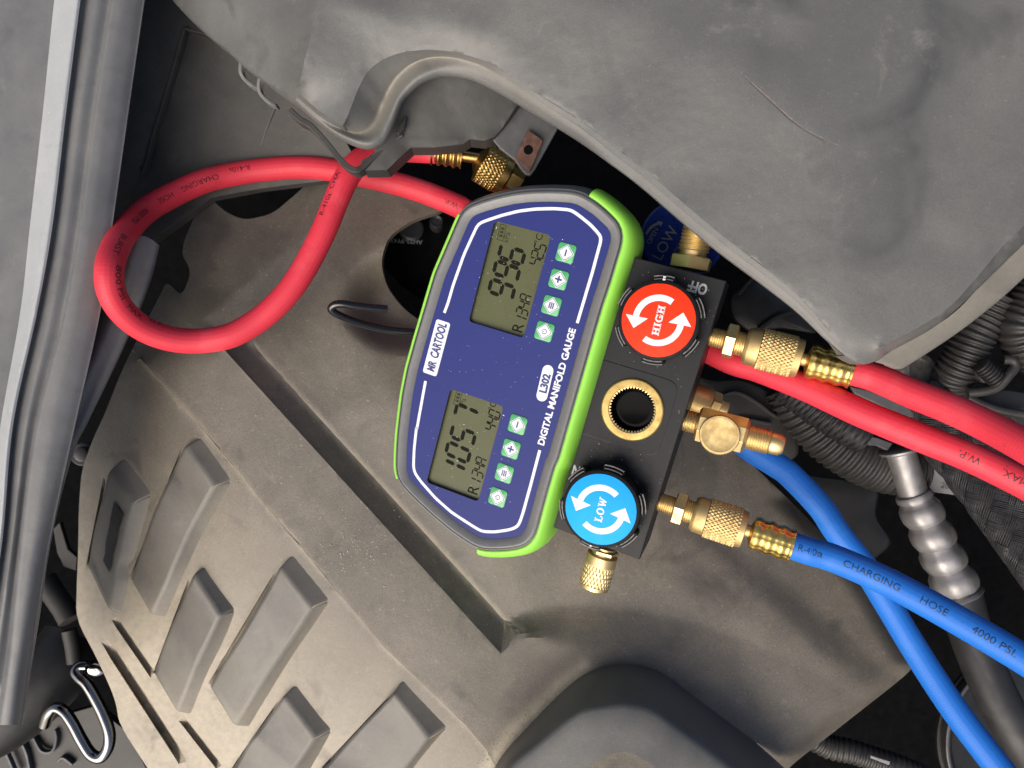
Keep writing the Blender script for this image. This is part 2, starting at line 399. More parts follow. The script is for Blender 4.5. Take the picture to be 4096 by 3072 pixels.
# moulded sheets: triangulated through traced outlines and crease lines, each point with its own height
def chaikin(p, it=1):
    for _ in range(it):
        q = []
        for i in range(len(p)):
            a, b = np.array(p[i], float), np.array(p[(i + 1) % len(p)], float); q += [tuple(.8 * a + .2 * b), tuple(.2 * a + .8 * b)]
        p = q
    return p
class Sheet:
    def __init__(s, outline, lines=(), step=16, zf=None, smooth=3, soft=()):
        pts = []; edges = []
        ol = [tuple(p) for p in outline]
        pts += ol; n = len(ol); face = list(range(n))
        for L in lines:
            k = len(pts); pts += [tuple(p) for p in L]; edges += [(k + i, k + i + 1) for i in range(len(L) - 1)]
        hard = list(pts); hedges = list(edges)
        for L in soft:                                     # shape the surface without leaving a crease
            k = len(pts); pts += [tuple(p) for p in L]; edges += [(k + i, k + i + 1) for i in range(len(L) - 1)]
        v2, e2, f2, ov, _, _ = delaunay_2d_cdt([Vector(p[:2]) for p in pts], edges, [face], 1, 1e-4)
        zz = [pts[o[0]][2] if o else None for o in ov]
        for i, z in enumerate(zz):
            if z is None:
                d = [((v2[i].x - p[0]) ** 2 + (v2[i].y - p[1]) ** 2, p[2]) for p in pts]; d.sort(); zz[i] = (d[0][1] + d[1][1]) / 2
        s.tri([(a.x, a.y, z) for a, z in zip(v2, zz)], f2)
        us = [p[0] for p in ol]; vs_ = [p[1] for p in ol]
        fp = np.array([p[:2] for p in hard]); pts2 = list(hard); nf = len(pts2)
        gu = np.arange(min(us), max(us), step); gv = np.arange(min(vs_), max(vs_), step * 0.87)
        for j, v in enumerate(gv):
            for u in gu:
                uu = u + (step / 2 if j % 2 else 0) + random.uniform(-.12, .12) * step; vv = v + random.uniform(-.12, .12) * step
                z = s.z(uu, vv)
                if z is None: continue
                if ((fp - (uu, vv)) ** 2).sum(1).min() < (0.45 * step) ** 2: continue
                pts2.append((uu, vv, z))
        cons = [(i, (i + 1) % n) for i in range(n)] + hedges
        v3, _, f3, ov3, _, _ = delaunay_2d_cdt([Vector(p[:2]) for p in pts2], cons, [list(range(n))], 1, 1e-4)
        z3 = [pts2[o[0]][2] if o else None for o in ov3]
        for i, z in enumerate(z3):
            if z is None: z3[i] = s.z(v3[i].x, v3[i].y) or 0
        fixed = set(i for i, o in enumerate(ov3) if o and min(o) < nf)
        nb = [set() for _ in v3]
        for f in f3:
            for a in range(len(f)):
                nb[f[a]].add(f[(a + 1) % len(f)]); nb[f[(a + 1) % len(f)]].add(f[a])
        for it in range(smooth):
            z4 = list(z3)
            for i in range(len(v3)):
                if i not in fixed and nb[i]: z4[i] = 0.4 * z3[i] + 0.6 * sum(z3[j] for j in nb[i]) / len(nb[i])
            z3 = z4
        if zf: z3 = [zf(a.x, a.y, z) for a, z in zip(v3, z3)]
        s.P = [(a.x, a.y, z) for a, z in zip(v3, z3)]; s.F = [list(f) for f in f3]
        s.tri(s.P, s.F)
    def tri(s, pts, faces):
        s.bvh = BVHTree.FromPolygons([Vector(p) for p in pts], [list(f) for f in faces])
    def z(s, u, v):
        h = s.bvh.ray_cast(Vector((u, v, 5000)), Vector((0, 0, -1)))
        return h[0].z if h[0] else None
    def build(s, name, mat, parent=None, skirt=6, sharp=28, af=None):
        mb = MB(); vs = [P(*p) for p in s.P]; n = len(vs)
        cnt = {}
        for f in s.F:
            for a in range(len(f)):
                e = (f[a], f[(a + 1) % len(f)]); cnt[tuple(sorted(e))] = cnt.get(tuple(sorted(e)), 0) + 1
        bd = [e for e, c in cnt.items() if c == 1]
        low = {}
        fs = [f[::-1] for f in s.F]
        for e in bd:
            for i in e:
                if i not in low: low[i] = len(vs); vs.append(vs[i] + Vector((0, 0, -skirt * MM)))
        for a, b in bd: fs.append([a, b, low[b], low[a]])
        mb.add(vs, fs)
        if af: mb.dust = [af(p[0], p[1]) for p in s.P] + [0.0] * (len(vs) - n)
        return mb.build(name, mat, parent, smooth=sharp)
def cr_idx(p, sub):
    p = [2 * p[0] - p[1]] + list(p) + [2 * p[-1] - p[-2]]; out = []
    for i in range(1, len(p) - 2):
        a, b, c, d = p[i - 1:i + 3]
        for k in range(sub):
            t = k / sub; out.append(0.5 * ((2 * b) + (c - a) * t + (2 * a - 5 * b + 4 * c - d) * t * t + (3 * b - a - 3 * c + d) * t ** 3))
    return out + [p[-2]]
def loft2(lines, sa=5, sb=4, name='sheet', mat='dark_plastic', parent=None, sharp=50, dust=None):
    """like loft, but the lines carry matching points; dust = amount per line"""
    A = [np.array(cr_idx(np.array(l, float), sa)) for l in lines]; A = np.stack(A, 0)
    rows = [cr_idx(A[:, j], sb) for j in range(A.shape[1])]
    mb = MB().grid([[P(*q) for q in r] for r in rows])
    if dust:
        D = np.array(dust, float); D = np.stack([np.array(cr_idx(D[i][:, None], sa))[:, 0] for i in range(D.shape[0])]); mb.dust = [max(0, float(q[0])) for j in range(D.shape[1]) for q in cr_idx(D[:, j][:, None], sb)]
    return mb.build(name, mat, parent, smooth=sharp)
def loft(lines, n=60, name='sheet', mat='dark_plastic', parent=None, sub=3, sharp=40, skirt=0):
    """surface through several traced lines (u,v,z), rounded between them"""
    L = [crom(l, n) for l in lines]
    A = np.stack(L, 0)                                     # lines x n x 3
    rows = []
    for j in range(n):
        rows.append(cr_idx(A[:, j], sub))
    mb = MB(); mb.grid([[P(*q) for q in r] for r in rows])
    return mb.build(name, mat, parent, smooth=sharp)
# ================================================================== large structure
fl = MB().box((0, 0, -0.30), (1.6, 1.3, 0.02)).build('engine_bay_floor', 'void', smooth=None)
tagp(fl, kind='structure')

# ------------------------------------------------------------------ the dusty engine cover
def F(*pts): return zp('F', pts)
ol = [(433, 438, -88), (388, 542, -84), (414, 586, -81), (393, 641, -80), (360, 608, -84), (346, 637, -82), (293, 740, -76), (264, 798, -76), (226, 895, -80), (200, 950, -82),
      (176, 1016, -85), (170, 1100, -88), (169, 1186, -90), (166, 1260, -92), (164, 1337, -93), (211, 1425, -93), (249, 1510, -92), (258, 1566, -92), (319, 1659, -88), (380, 1760, -84),
      (800, 1800, -60), (1300, 1800, -52), (1640, 1745, -62), (1699, 1661, -66), (1780, 1598, -67), (1851, 1542, -67), (1920, 1488, -67), (1964, 1452, -68), (1972, 1436, -69), (1950, 1396, -71), (1895, 1305, -74), (1850, 1236, -78),
      (1798, 1174, -80), (1700, 1075, -80), (1635, 1013, -78), (1590, 978, -76), (1500, 915, -74), (1300, 800, -72), (1000, 735, -68), (925, 705, -68), (872, 668, -70), (835, 620, -72), (822, 565, -76), (838, 512, -80), (890, 475, -84), (960, 455, -86),
      (960, 425, -88), (820, 402, -90), (740, 378, -92), (700, 378, -92), (674, 388, -92), (629, 428, -89), (588, 462, -86), (530, 476, -85), (486, 458, -86), (455, 428, -88)]
fold = [(303, 775, -66), (370, 850, -61), (440, 930, -58), (540, 1052, -55), (650, 1182, -53), (740, 1292, -51), (830, 1400, -50), (920, 1485, -49), (1000, 1560, -48), (1052, 1622, -48), (1110, 1720, -48)]
flat = [[(470, 560, -78), (560, 640, -68), (640, 720, -60)], [(700, 560, -74), (760, 620, -66)], [(780, 720, -60), (850, 850, -54), (980, 1050, -51)], [(700, 900, -55), (850, 1250, -51), (1000, 1400, -49)],
        [(1100, 1250, -50), (1180, 1380, -49), (1250, 1400, -50)], [(1300, 1250, -53), (1500, 1180, -60), (1600, 1120, -66)], [(1340, 1330, -53), (1550, 1380, -56), (1750, 1480, -60)],
        [(1460, 1270, -54), (1600, 1335, -56), (1780, 1432, -61)], [(1520, 1230, -60), (1680, 1310, -62), (1830, 1400, -65)],
        [(230, 1000, -78), (230, 1150, -83)], [(330, 1200, -72), (420, 1420, -72), (500, 1600, -70)], [(500, 1250, -63), (600, 1400, -61), (700, 1560, -59)]]
S_ = 4096 / 2212
pre = Sheet(chaikin(F(*ol), 2), [F(*fold)], step=70, smooth=6, soft=[F(*l) for l in flat])
def pz(q): z = pre.z(q[0] * S_, q[1] * S_); return -85 if z is None else z
def groove(a, b, w, dz):
    a, b = np.array(a, float), np.array(b, float); d = (b - a) / np.linalg.norm(b - a); nrm = np.array([-d[1], d[0]])
    out = []
    for off, dep in ((-w, 0), (-w * .75, dz), (w * .75, dz), (w, 0)):
        out.append([(*(a + nrm * off + (b - a) * t), pz(a + nrm * off + (b - a) * t) - dep * min(1, 16 * t, 16 * (1 - t))) for t in np.linspace(0, 1, 9)])
    return out
gl = groove((246, 1335), (332, 1460), 8, 5) + groove((392, 1552), (474, 1657), 8, 5) + groove((226, 1383), (396, 1645), 11, 7)
for a_, b_ in (((230, 1032), (192, 1225)), ((397, 972), (286, 1250)), ((413, 1252), (337, 1455)), ((600, 1236), (456, 1478)), ((606, 1516), (505, 1662)), ((844, 1508), (700, 1660))):
    gl += groove(np.array(a_) - (3, 0), np.array(b_) - (3, 0), 3.5, 5)
def seg_side(p, a, b):
    return ((b[0] - a[0]) * (p[1] - a[1]) - (b[1] - a[1]) * (p[0] - a[0])) / math.hypot(b[0] - a[0], b[1] - a[1])
def sdist(p, L):
    best = 1e9
    for a, b in zip(L[:-1], L[1:]):
        ax, ay = a[0], a[1]; dx, dy = b[0] - ax, b[1] - ay; t = max(0, min(1, ((p[0] - ax) * dx + (p[1] - ay) * dy) / (dx * dx + dy * dy + 1e-9)))
        best = min(best, math.hypot(p[0] - ax - t * dx, p[1] - ay - t * dy))
    return best
RIM_R = [(1640, 1745), (1699, 1661), (1780, 1598), (1851, 1542), (1920, 1488), (1964, 1452), (1972, 1436), (1950, 1396), (1895, 1305), (1850, 1236), (1798, 1174), (1700, 1075)]
def sst(t): t = min(1.0, max(0.0, t)); return t * t * (3 - 2 * t)
def cover_z(u, v, z):
    p = (u / S_, v / S_)
    # step down to the right: steep wall facing away from the light, closed by a slanting facet at its lower end
    df = seg_side(p, (542, 742), (1090, 1340)); w = 1.5 * max(0, -df)
    tw_ = max(0.0, -seg_side(p, (480, 751), (1082, 1412)) / 53); wall = -12 * tw_ ** 0.95
    floor_ = min(0, -12 + max(0, -df) * 0.027)
    d_end = seg_side(p, (1130, 1362), (1082, 1412)); d_start = seg_side(p, (430, 700), (540, 610))
    rel = min(0.0, max(wall, floor_, -12 * sst((d_end + w) / (44 + w)) if w > 0 else -max(0.0, d_end) * 0.27, -max(0.0, d_start) * 0.16))
    # softer step below the low side coupling
    d2 = seg_side(p, (1480, 1118), (1898, 1476)); a2 = sst((p[0] - 1440) / 120)
    rel -= 7 * a2 * sst((-d2 + 40) / 80)
    # bowl beside the hook
    r3 = math.hypot((p[0] - 875) / 150, (p[1] - 650) / 118); rel -= 26 * sst((1.05 - r3) / .75)
    # rolled rim at the right
    d3 = sdist(p, RIM_R); rel -= 12 * max(0.0, 1 - d3 / 42) ** 2
    return z + rel + 0.25 * math.sin(u * 0.006 + v * 0.004)
pocket = [[(480 + (1082 - 480) * t, 751 + (1412 - 751) * t, -56 + 6 * t) for t in np.linspace(0, 1, 16)],
          [(542 + (1090 - 542) * t, 742 + (1340 - 742) * t, -57 + 6.5 * t) for t in np.linspace(0, 1, 16)], [(1090, 1340, -50.5), (1086, 1376, -50.2), (1082, 1412, -50)], [(1090, 1340, -50.5), (1110, 1351, -50.5), (1130, 1362, -50.5)]]
cover_sheet = Sheet(chaikin(F(*ol), 2), [F(*fold)] + [F(*l) for l in gl] + [F(*l) for l in pocket], step=19, zf=cover_z, smooth=10, soft=[F(*l) for l in flat])
cover = thing('engine_cover', P(1500, 2200, -55), 'large dusty dark grey moulded engine cover beneath the gauge, with raised slanting ribs', 'engine cover')
CREV = [([(542, 742), (1090, 1340), (1130, 1362)], 7, .9), (fold, 6, .3), ([(1050, 1660), (1110, 1580), (1205, 1484), (1262, 1440)], 16, .9)]
def cover_dust(u, v):
    p = (u / S_, v / S_); d = 0.0
    for L_, w, k in CREV:
        d = max(d, k * math.exp(-(sdist(p, L_) / w) ** 2))
    lowleft = sst((1250 - p[0] - (1659 - p[1]) * 1.1) / 760) * .95        # heavier settled dust towards the open lower left
    return max(d, lowleft)
cover_sheet.build('cover_panel', 'cover_plastic', cover, skirt=7, sharp=22, af=cover_dust)
def rib(lt, rt, rb, e0, e1, h0=9.5, h1=2.5, wiped=False):
    n = 14
    lt, rt, rb = crom(lt, n), crom(rt, n), crom(rb, n)
    def cz(p, d=0):
        z = cover_sheet.z(p[0], p[1]); return (z if z is not None else -88) + d
    rows = []
    # base end edge, then stations
    rows.append([P(*e0, cz(e0, -3)), P(*e0, cz(e0, -1)), P(*e1, cz(e1, -1)), P(*e1, cz(e1, -3))])
    for i in range(n):
        t = i / (n - 1); h = h0 + (h1 - h0) * t
        bl = lt[i][:2]
        rows.append([P(*(bl + np.array([-2, 2])), cz(bl, -4)), P(*bl, cz(bl, h)), P(*rt[i][:2], cz(rt[i], h * 0.96)), P(*rb[i][:2], cz(rb[i], -1.0))])
    lst = rows[-1]; rows.append([q + Vector((0, 0, -0.006)) for q in lst])
    mb = MB(); mb.grid(rows)
    mb.dust = [q for i in range(len(rows)) for q in (0, .0 + .4 * max(0, (i / n - .6)), .05 + .8 * max(0, (i / n - .5)), .6)]; mb.dust[:4] = [.4] * 4
    o = mb.build('rib', 'rib_plastic', cover, smooth=50, bevel=0.0030, segs=4)
    if wiped:                                              # patch rubbed free of dust
        w_ = MB(); rr = []
        for i in range(2, 10):
            a_, b_ = rows[i + 1][1], rows[i + 1][2]; x0 = .38 + random.uniform(-.05, .05) + .02 * i; x1 = .86 + random.uniform(-.02, .02)
            rr.append([a_.lerp(b_, x0) + Vector((0, 0, .0011)), a_.lerp(b_, (x0 + x1) / 2) + Vector((0, 0, .0011)), a_.lerp(b_, x1) + Vector((0, 0, .0011))])
        w_.grid(rr).build('rubbed_patch', 'black_rubber', o, smooth=None)
    return o
def zz(z, *pts): return zp(z, pts)
rib(zz('T5', (805, 530), (760, 720), (710, 900), (675, 1080), (655, 1260)), zz('T5', (985, 760), (930, 900), (880, 1080), (840, 1280), (800, 1560)),
    zz('T5', (1135, 690), (1085, 900), (1040, 1050), (985, 1250), (910, 1590)), px('T5', 935, 410), px('T5', 1135, 690), 8, 6, True)
rib(zz('T5', (1365, 340), (1260, 560), (1150, 800), (1050, 1080), (965, 1340)), zz('T5', (1580, 640), (1470, 820), (1380, 1000), (1290, 1200), (1110, 1590)),
    zz('T5', (1725, 590), (1620, 790), (1500, 1000), (1400, 1220), (1230, 1610)), px('T5', 1490, 265), px('T5', 1725, 590), 8, 6)
rib(zz('T6', (1430, 230), (1350, 420), (1270, 600), (1185, 820), (1140, 985)), zz('T6', (1620, 545), (1530, 720), (1450, 880), (1390, 1030), (1300, 1250)),
    zz('T6', (1750, 490), (1680, 680), (1600, 850), (1510, 1040), (1420, 1270)), px('T6', 1510, 165), px('T6', 1750, 490), 8, 6)
rib(F((604, 1228), (557, 1311), (510, 1390), (469, 1454), (453, 1487)), F((673, 1314), (620, 1396), (570, 1468), (530, 1530), (505, 1570)),
    F((717, 1296), (678, 1354), (638, 1412), (590, 1490), (541, 1572)), px('F', 634, 1194), px('F', 717, 1296), 8, 6)
rib(F((611, 1506), (575, 1555), (540, 1601), (500, 1668), (470, 1720)), F((680, 1597), (655, 1632), (630, 1668), (600, 1720), (580, 1760)),
    F((722, 1575), (698, 1620), (674, 1663), (645, 1720), (620, 1765)), px('F', 641, 1475), px('F', 722, 1575), 8, 6)
rib(F((849, 1500), (815, 1534), (781, 1568), (700, 1659), (650, 1720)), F((927, 1597), (903, 1628), (878, 1659), (840, 1710), (810, 1750)),
    F((971, 1568), (935, 1608), (895, 1659), (860, 1715), (835, 1755)), px('F', 872, 1464), px('F', 971, 1568), 8, 6)
# raised box at the foot of the picture
b0 = [(1020, 1760), (1062, 1650), (1120, 1575), (1210, 1482), (1270, 1440), (1340, 1424), (1420, 1440), (1500, 1498), (1640, 1610), (1780, 1740)]
b1 = [(1038, 1760), (1078, 1656), (1140, 1584), (1225, 1502), (1280, 1466), (1345, 1452), (1415, 1466), (1490, 1520), (1615, 1625), (1740, 1740)]
b2 = [(1055, 1760), (1090, 1662), (1160, 1598), (1245, 1532), (1295, 1516), (1355, 1510), (1410, 1524), (1480, 1572), (1590, 1656), (1690, 1745)]
b3 = [(1085, 1770), (1112, 1690), (1175, 1625), (1255, 1560), (1305, 1548), (1355, 1546), (1402, 1558), (1460, 1598), (1550, 1672), (1640, 1750)]
b4 = [(1180, 1790), (1190, 1740), (1230, 1700), (1275, 1650), (1315, 1630), (1355, 1625), (1390, 1640), (1430, 1670), (1490, 1720), (1540, 1760)]
zl = lambda L, zs: F(*[(a, b, z) for (a, b), z in zip(L, zs)])
loft([zl(b0, [-62] * 10), zl(b1, [-38] * 10), zl(b2, [-12] * 10), zl(b3, [-6] * 10), zl(b4, [-4] * 10)], n=70, name='raised_box', mat='hump_plastic', parent=cover, sub=4, sharp=60)
# dried grit scattered over the cover
g = MB()
def pebble(u, v, r):
    z = cover_sheet.z(u, v)
    if z is None: return
    c = P(u, v, z + r * 0.3)
    vs = [c + Vector((random.uniform(.6, 1.2) * x, random.uniform(.6, 1.2) * y, random.uniform(.5, .8) * w)) * r * MM for x, y, w in
          ((1, 0, 0), (0, 1, 0), (-1, 0, 0), (0, -1, 0), (0, 0, 1), (0, 0, -1))]
    g.add(vs, [[0, 1, 4], [1, 2, 4], [2, 3, 4], [3, 0, 4], [1, 0, 5], [2, 1, 5], [3, 2, 5], [0, 3, 5]])
for k in range(110):
    u, v = px('T7', random.gauss(720, 150), random.gauss(220, 110)); pebble(u, v, random.uniform(.25, .65))
for k in range(420):
    pebble(random.uniform(1300, 3200), random.uniform(1900, 3050), random.uniform(.12, .32))
for k in range(120):
    t = random.random(); u, v = px('T7', 2212 - 700 * t + random.gauss(0, 30), 980 + 680 * t + random.gauss(0, 25)); pebble(u, v, random.uniform(.2, .6))
gr = g.build('grit', 'grit', smooth=None); tagp(gr, 'pale grains of grit scattered over the dusty engine cover', 'grit', kind='stuff')

# ------------------------------------------------------------------ air box over the upper right
air = thing('airbox', P(2800, 500, 40), 'big smooth grey plastic airbox lid with a scratched dusty top, upper right of the gauge', 'airbox')
edge = F((300, -90, -40), (372, 0, -22), (440, 67, -10), (486, 104, -3), (520, 135, 2), (580, 180, 8), (636, 222, 14)) + \
    zp('T2', [(560, 760, 15), (650, 830, 14), (740, 885, 13), (820, 925, 12), (900, 943, 12), (960, 930, 12), (1010, 898, 12), (1045, 840, 13), (1070, 780, 14), (1120, 650, 17), (1170, 590, 19), (1240, 530, 22), (1320, 495, 24), (1400, 482, 25), (1500, 492, 26), (1600, 522, 27), (1750, 600, 29), (1900, 690, 31), (2212, 880, 35)]) + \
    F((1320, 356, 40), (1387, 407, 42), (1489, 495, 47), (1558, 551, 50), (1651, 620, 54), (1721, 675, 56), (1786, 737, 58), (1838, 778, 59), (1860, 787, 59), (1876, 785, 59), (1900, 777, 58), (1915, 766, 58), (1922, 760, 58),
      (2010, 712, 60), (2073, 662, 61), (2136, 601, 64), (2212, 527, 66), (2330, 415, 69))
aol = edge + F((2330, -100, 92), (1600, -100, 66), (1000, -100, 46), (700, -100, 36))
foldA = F((698, -60, 42), (690, 0, 41), (668, 90, 38), (652, 155, 34), (646, 182, 31))
rim_e = [(440, 650), (560, 760), (650, 830), (740, 885), (820, 925), (900, 943), (960, 930), (1010, 898), (1045, 840), (1070, 780), (1120, 650), (1170, 590), (1240, 530), (1320, 495), (1400, 482), (1500, 492), (1600, 522), (1750, 600), (1900, 690), (2212, 880)]
rim_c = [(445, 637), (565, 745), (655, 810), (740, 855), (830, 888), (900, 898), (950, 880), (990, 838), (1018, 785), (1042, 735), (1092, 622), (1138, 560), (1205, 497), (1292, 452), (1400, 430), (1505, 440), (1612, 477), (1765, 560), (1915, 655), (2225, 850)]
rim_d = [(455, 617), (578, 722), (668, 785), (756, 822), (840, 845), (900, 830), (942, 785), (974, 718), (1000, 660), (1025, 605), (1070, 525), (1118, 468), (1190, 410), (1290, 372), (1410, 366), (1525, 388), (1640, 430), (1790, 518), (1940, 620), (2245, 815)]
rim_i = [(470, 595), (592, 700), (675, 755), (740, 792), (768, 745), (792, 690), (815, 630), (840, 565), (870, 505), (905, 450), (960, 402), (1030, 362), (1130, 330), (1270, 316), (1420, 325), (1550, 355), (1670, 398), (1820, 482), (1970, 590), (2275, 782)]
rz = [14, 14, 13, 12.5, 12, 12, 12, 12, 13, 14, 17, 19, 22, 24, 25, 26, 27, 29, 31, 35]
iz = [25, 25, 25, 25.5, 26, 27, 27.5, 28, 29, 29.5, 30.5, 31.5, 33, 34.5, 35.5, 36, 37, 38.5, 40, 43]
dd_ = [4.5, 4.5, 3.5, 1.5, .5, 0, 0, 0, .5, .5, .5, 1, 1.5, 2.5, 4, 5, 5.5, 6, 6, 5.5]
def rl(L_, zs): return zp('T2', [(x, y, z) for (x, y), z in zip(L_, zs)])
Re, Rc, Rd, Ri = rl(rim_e, rz), rl(rim_c, [z + 4.2 for z in rz]), rl(rim_d, [z + d_ + 1 for z, d_ in zip(rz, dd_)]), rl(rim_i, iz)
nE = len(Re)
ext = F((1320, 356, 40), (1387, 407, 42.5), (1489, 495, 47), (1558, 551, 50), (1651, 620, 54), (1721, 675, 56), (1786, 737, 58), (1824, 769, 59))
for (a_, b_, z), f_ in zip(ext, (1, 1, 1, 1, .95, .8, .5, .12)):
    Re.append((a_, b_, z)); Rc.append((a_ + 8 * f_, b_ - 10 * f_, z + 2.2 * f_)); Rd.append((a_ + 22 * f_, b_ - 28 * f_, z + 3.8 * f_)); Ri.append((a_ + 40 * f_, b_ - 50 * f_, z + 5.2 * f_))
Rs = [(a_ + 1, b_ - 1, z - 9) for a_, b_, z in Re]
mid = [tuple((np.array(p) * .3 + np.array(q) * .7)) for p, q in zip(Ri, Rd)]
tops = [F((900, 40, 40), (1100, 100, 43), (1300, 250, 46), (1500, 400, 52)), F((1250, 290, 39), (1420, 400, 47), (1560, 520, 54), (1720, 640, 60), (1850, 735, 64)),
        F((1500, 100, 62), (1800, 300, 70), (2100, 400, 74)), F((1900, 751, 65), (1990, 704, 67), (2053, 661, 69), (2107, 603, 71), (2160, 539, 73), (2212, 488, 75), (2320, 385, 78)), F((1400, 50, 58), (1620, 350, 60), (1800, 560, 66)),
        F((420, -20, 4), (560, 60, 16), (620, 140, 20))]
air_z = lambda u, v, z: z + 0.5 * math.sin(u * .0042 + 1) * math.sin(v * .0051) + 0.3 * math.sin(u * .011 + v * .008) - 1.2 * math.exp(-((u - 3100) ** 2 + (v - 170) ** 2) / 9000.) - 0.9 * math.exp(-((u - 3740) ** 2 + (v - 970) ** 2) / 8000.)
dense = lambda l, n=40: [tuple(q) for q in crom(l, n)]
e_a = edge[:6]; e_b = [q for q in edge if q[0] > 1835 * S_]
ol_a = [tuple(q) for q in crom(e_a + [Re[0]], 24)] + [Rc[0], Rd[0]] + [tuple(q) for q in cr_idx(np.array(Ri), 4)] + [Rd[-1], Rc[-1]] + [tuple(q) for q in crom([Re[-1]] + e_b, 40)] + aol[len(edge):]
airs = Sheet(ol_a, [dense(foldA), dense(tops[3])], step=18, zf=None, smooth=20, soft=tops[:3] + tops[4:])
for i_, q in enumerate(airs.P):
    k_ = min(1.0, min(math.hypot(q[0] - r_[0], q[1] - r_[1]) for r_ in Ri) / 120); airs.P[i_] = (q[0], q[1], q[2] + k_ * (air_z(*q) - q[2]))
airs.tri(airs.P, airs.F)
lid = airs.build('lid', 'airbox_plastic', air, skirt=9, sharp=40)
loft2([Ri, mid, Rd, Rc, Re, Rs], 6, 5, 'rolled_rim', 'airbox_plastic', air, 60, dust=[[k * (1 if j < 16 else max(.12, 1 - (j - 15) * .18)) * (.35 if j < 3 else 1) for j in range(len(Ri))] for k in (.0, .2, .75, .05, .0, 0)])
def strip(sheet, pts, w, dz, name, mat, parent, n=60):
    c = crom(pts, n); d = np.gradient(c, axis=0); d /= np.linalg.norm(d, axis=1)[:, None]; nr = np.stack([-d[:, 1], d[:, 0]], 1); rows = []
    for i in range(n):
        ww = w * (0.25 + 0.75 * math.sin(math.pi * i / (n - 1))) * random.uniform(.6, 1.2)
        row = []
        for k in (-1, 0, 1):
            q = c[i, :2] + nr[i] * k * ww; z = sheet.z(*q); row.append(P(*q, (z if z is not None else 0) + (dz if k == 0 else 0.02)))
        rows.append(row)
    return MB().grid(rows).build(name, mat, parent, smooth=None)
strip(airs, zp('T3', [(840, 285), (900, 345), (960, 400), (1050, 480), (1130, 555), (1210, 608), (1290, 650), (1400, 700)]), 2.2, 0.12, 'scratch', 'scratch_dust', lid)
strip(airs, zp('T3', [(905, 360), (990, 440), (1060, 505), (1130, 568), (1210, 622), (1290, 665)]), 1.8, 0.08, 'scratch', 'dark_plastic', lid)
# folded lower-right flange
f0 = F((1890, 782, 50), (1903, 775, 50), (1925, 758, 50), (2010, 711, 51), (2073, 665, 53), (2136, 597, 56), (2212, 526, 58), (2330, 414, 60))
f1 = F((1908, 787, 47), (1937, 795, 47), (1968, 780, 47), (2063, 718, 48), (2136, 662, 50), (2175, 628, 52), (2220, 586, 54), (2340, 475, 57))
f2 = [(a_ + 4, b_ + 5, z - 2.5) for a_, b_, z in f1]; f3 = [(a_ + 5, b_ + 6, z - 12) for a_, b_, z in f1]
loft2([f0, f1, f2, f3], 5, 4, 'flange', 'airbox_plastic', air, 50, dust=[[.9] * 8, [.6] * 8, [.2] * 8, [0] * 8])
# lower half of the box with its hanging clip
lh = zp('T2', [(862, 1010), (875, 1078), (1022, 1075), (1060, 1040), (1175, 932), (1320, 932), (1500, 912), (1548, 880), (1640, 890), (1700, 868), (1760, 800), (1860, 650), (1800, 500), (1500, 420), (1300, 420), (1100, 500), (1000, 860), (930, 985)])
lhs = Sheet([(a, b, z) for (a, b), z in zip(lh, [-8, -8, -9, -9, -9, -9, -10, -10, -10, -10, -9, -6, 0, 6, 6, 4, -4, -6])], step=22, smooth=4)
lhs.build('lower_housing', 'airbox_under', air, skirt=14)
lip = [(405, 690, 4), (470, 750, 2), (540, 792, 0), (640, 900, -3), (720, 1000, -4), (780, 1055, -4), (830, 1072, -4), (870, 1050, -5), (950, 975, -6), (1060, 880, -6), (1120, 840, -4)]
pl = Path(zp('T2', lip), 80)
def ribbon(path, w, h, name, mat, parent, hf=None):
    rows = []
    for i in range(path.n):
        zc = Vector((0, 0, 1)); t = Vector(path.t[i]); b = t.cross(zc).normalized(); c = Vector(path.p[i])
        rows.append([c + b * w * MM / 2, c - b * w * MM / 2, c - b * w * MM / 2 - zc * h * MM, c + b * w * MM / 2 - zc * h * MM])
    return MB().grid(rows, close_c=True, cap0=True, cap1=True).build(name, mat, parent, smooth=40, bevel=0.0004)
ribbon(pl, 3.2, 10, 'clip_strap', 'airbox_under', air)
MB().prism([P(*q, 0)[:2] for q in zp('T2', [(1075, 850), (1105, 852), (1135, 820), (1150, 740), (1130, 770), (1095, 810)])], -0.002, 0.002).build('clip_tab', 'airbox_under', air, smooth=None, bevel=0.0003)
for k, (x, y) in enumerate(((1790, 480), (1925, 610))):
    c = Path(zp('T1', [(x + 10, y - 80, 2), (x - 20, y - 20, -4), (x - 20, y + 50, -10), (x + 10, y + 100, -13), (x + 60, y + 140, -14), (x + 110, y + 160, -16)]), 24)
    ribbon(c, 2.0, 7, 'hinge_tab', 'shroud_plastic', air)

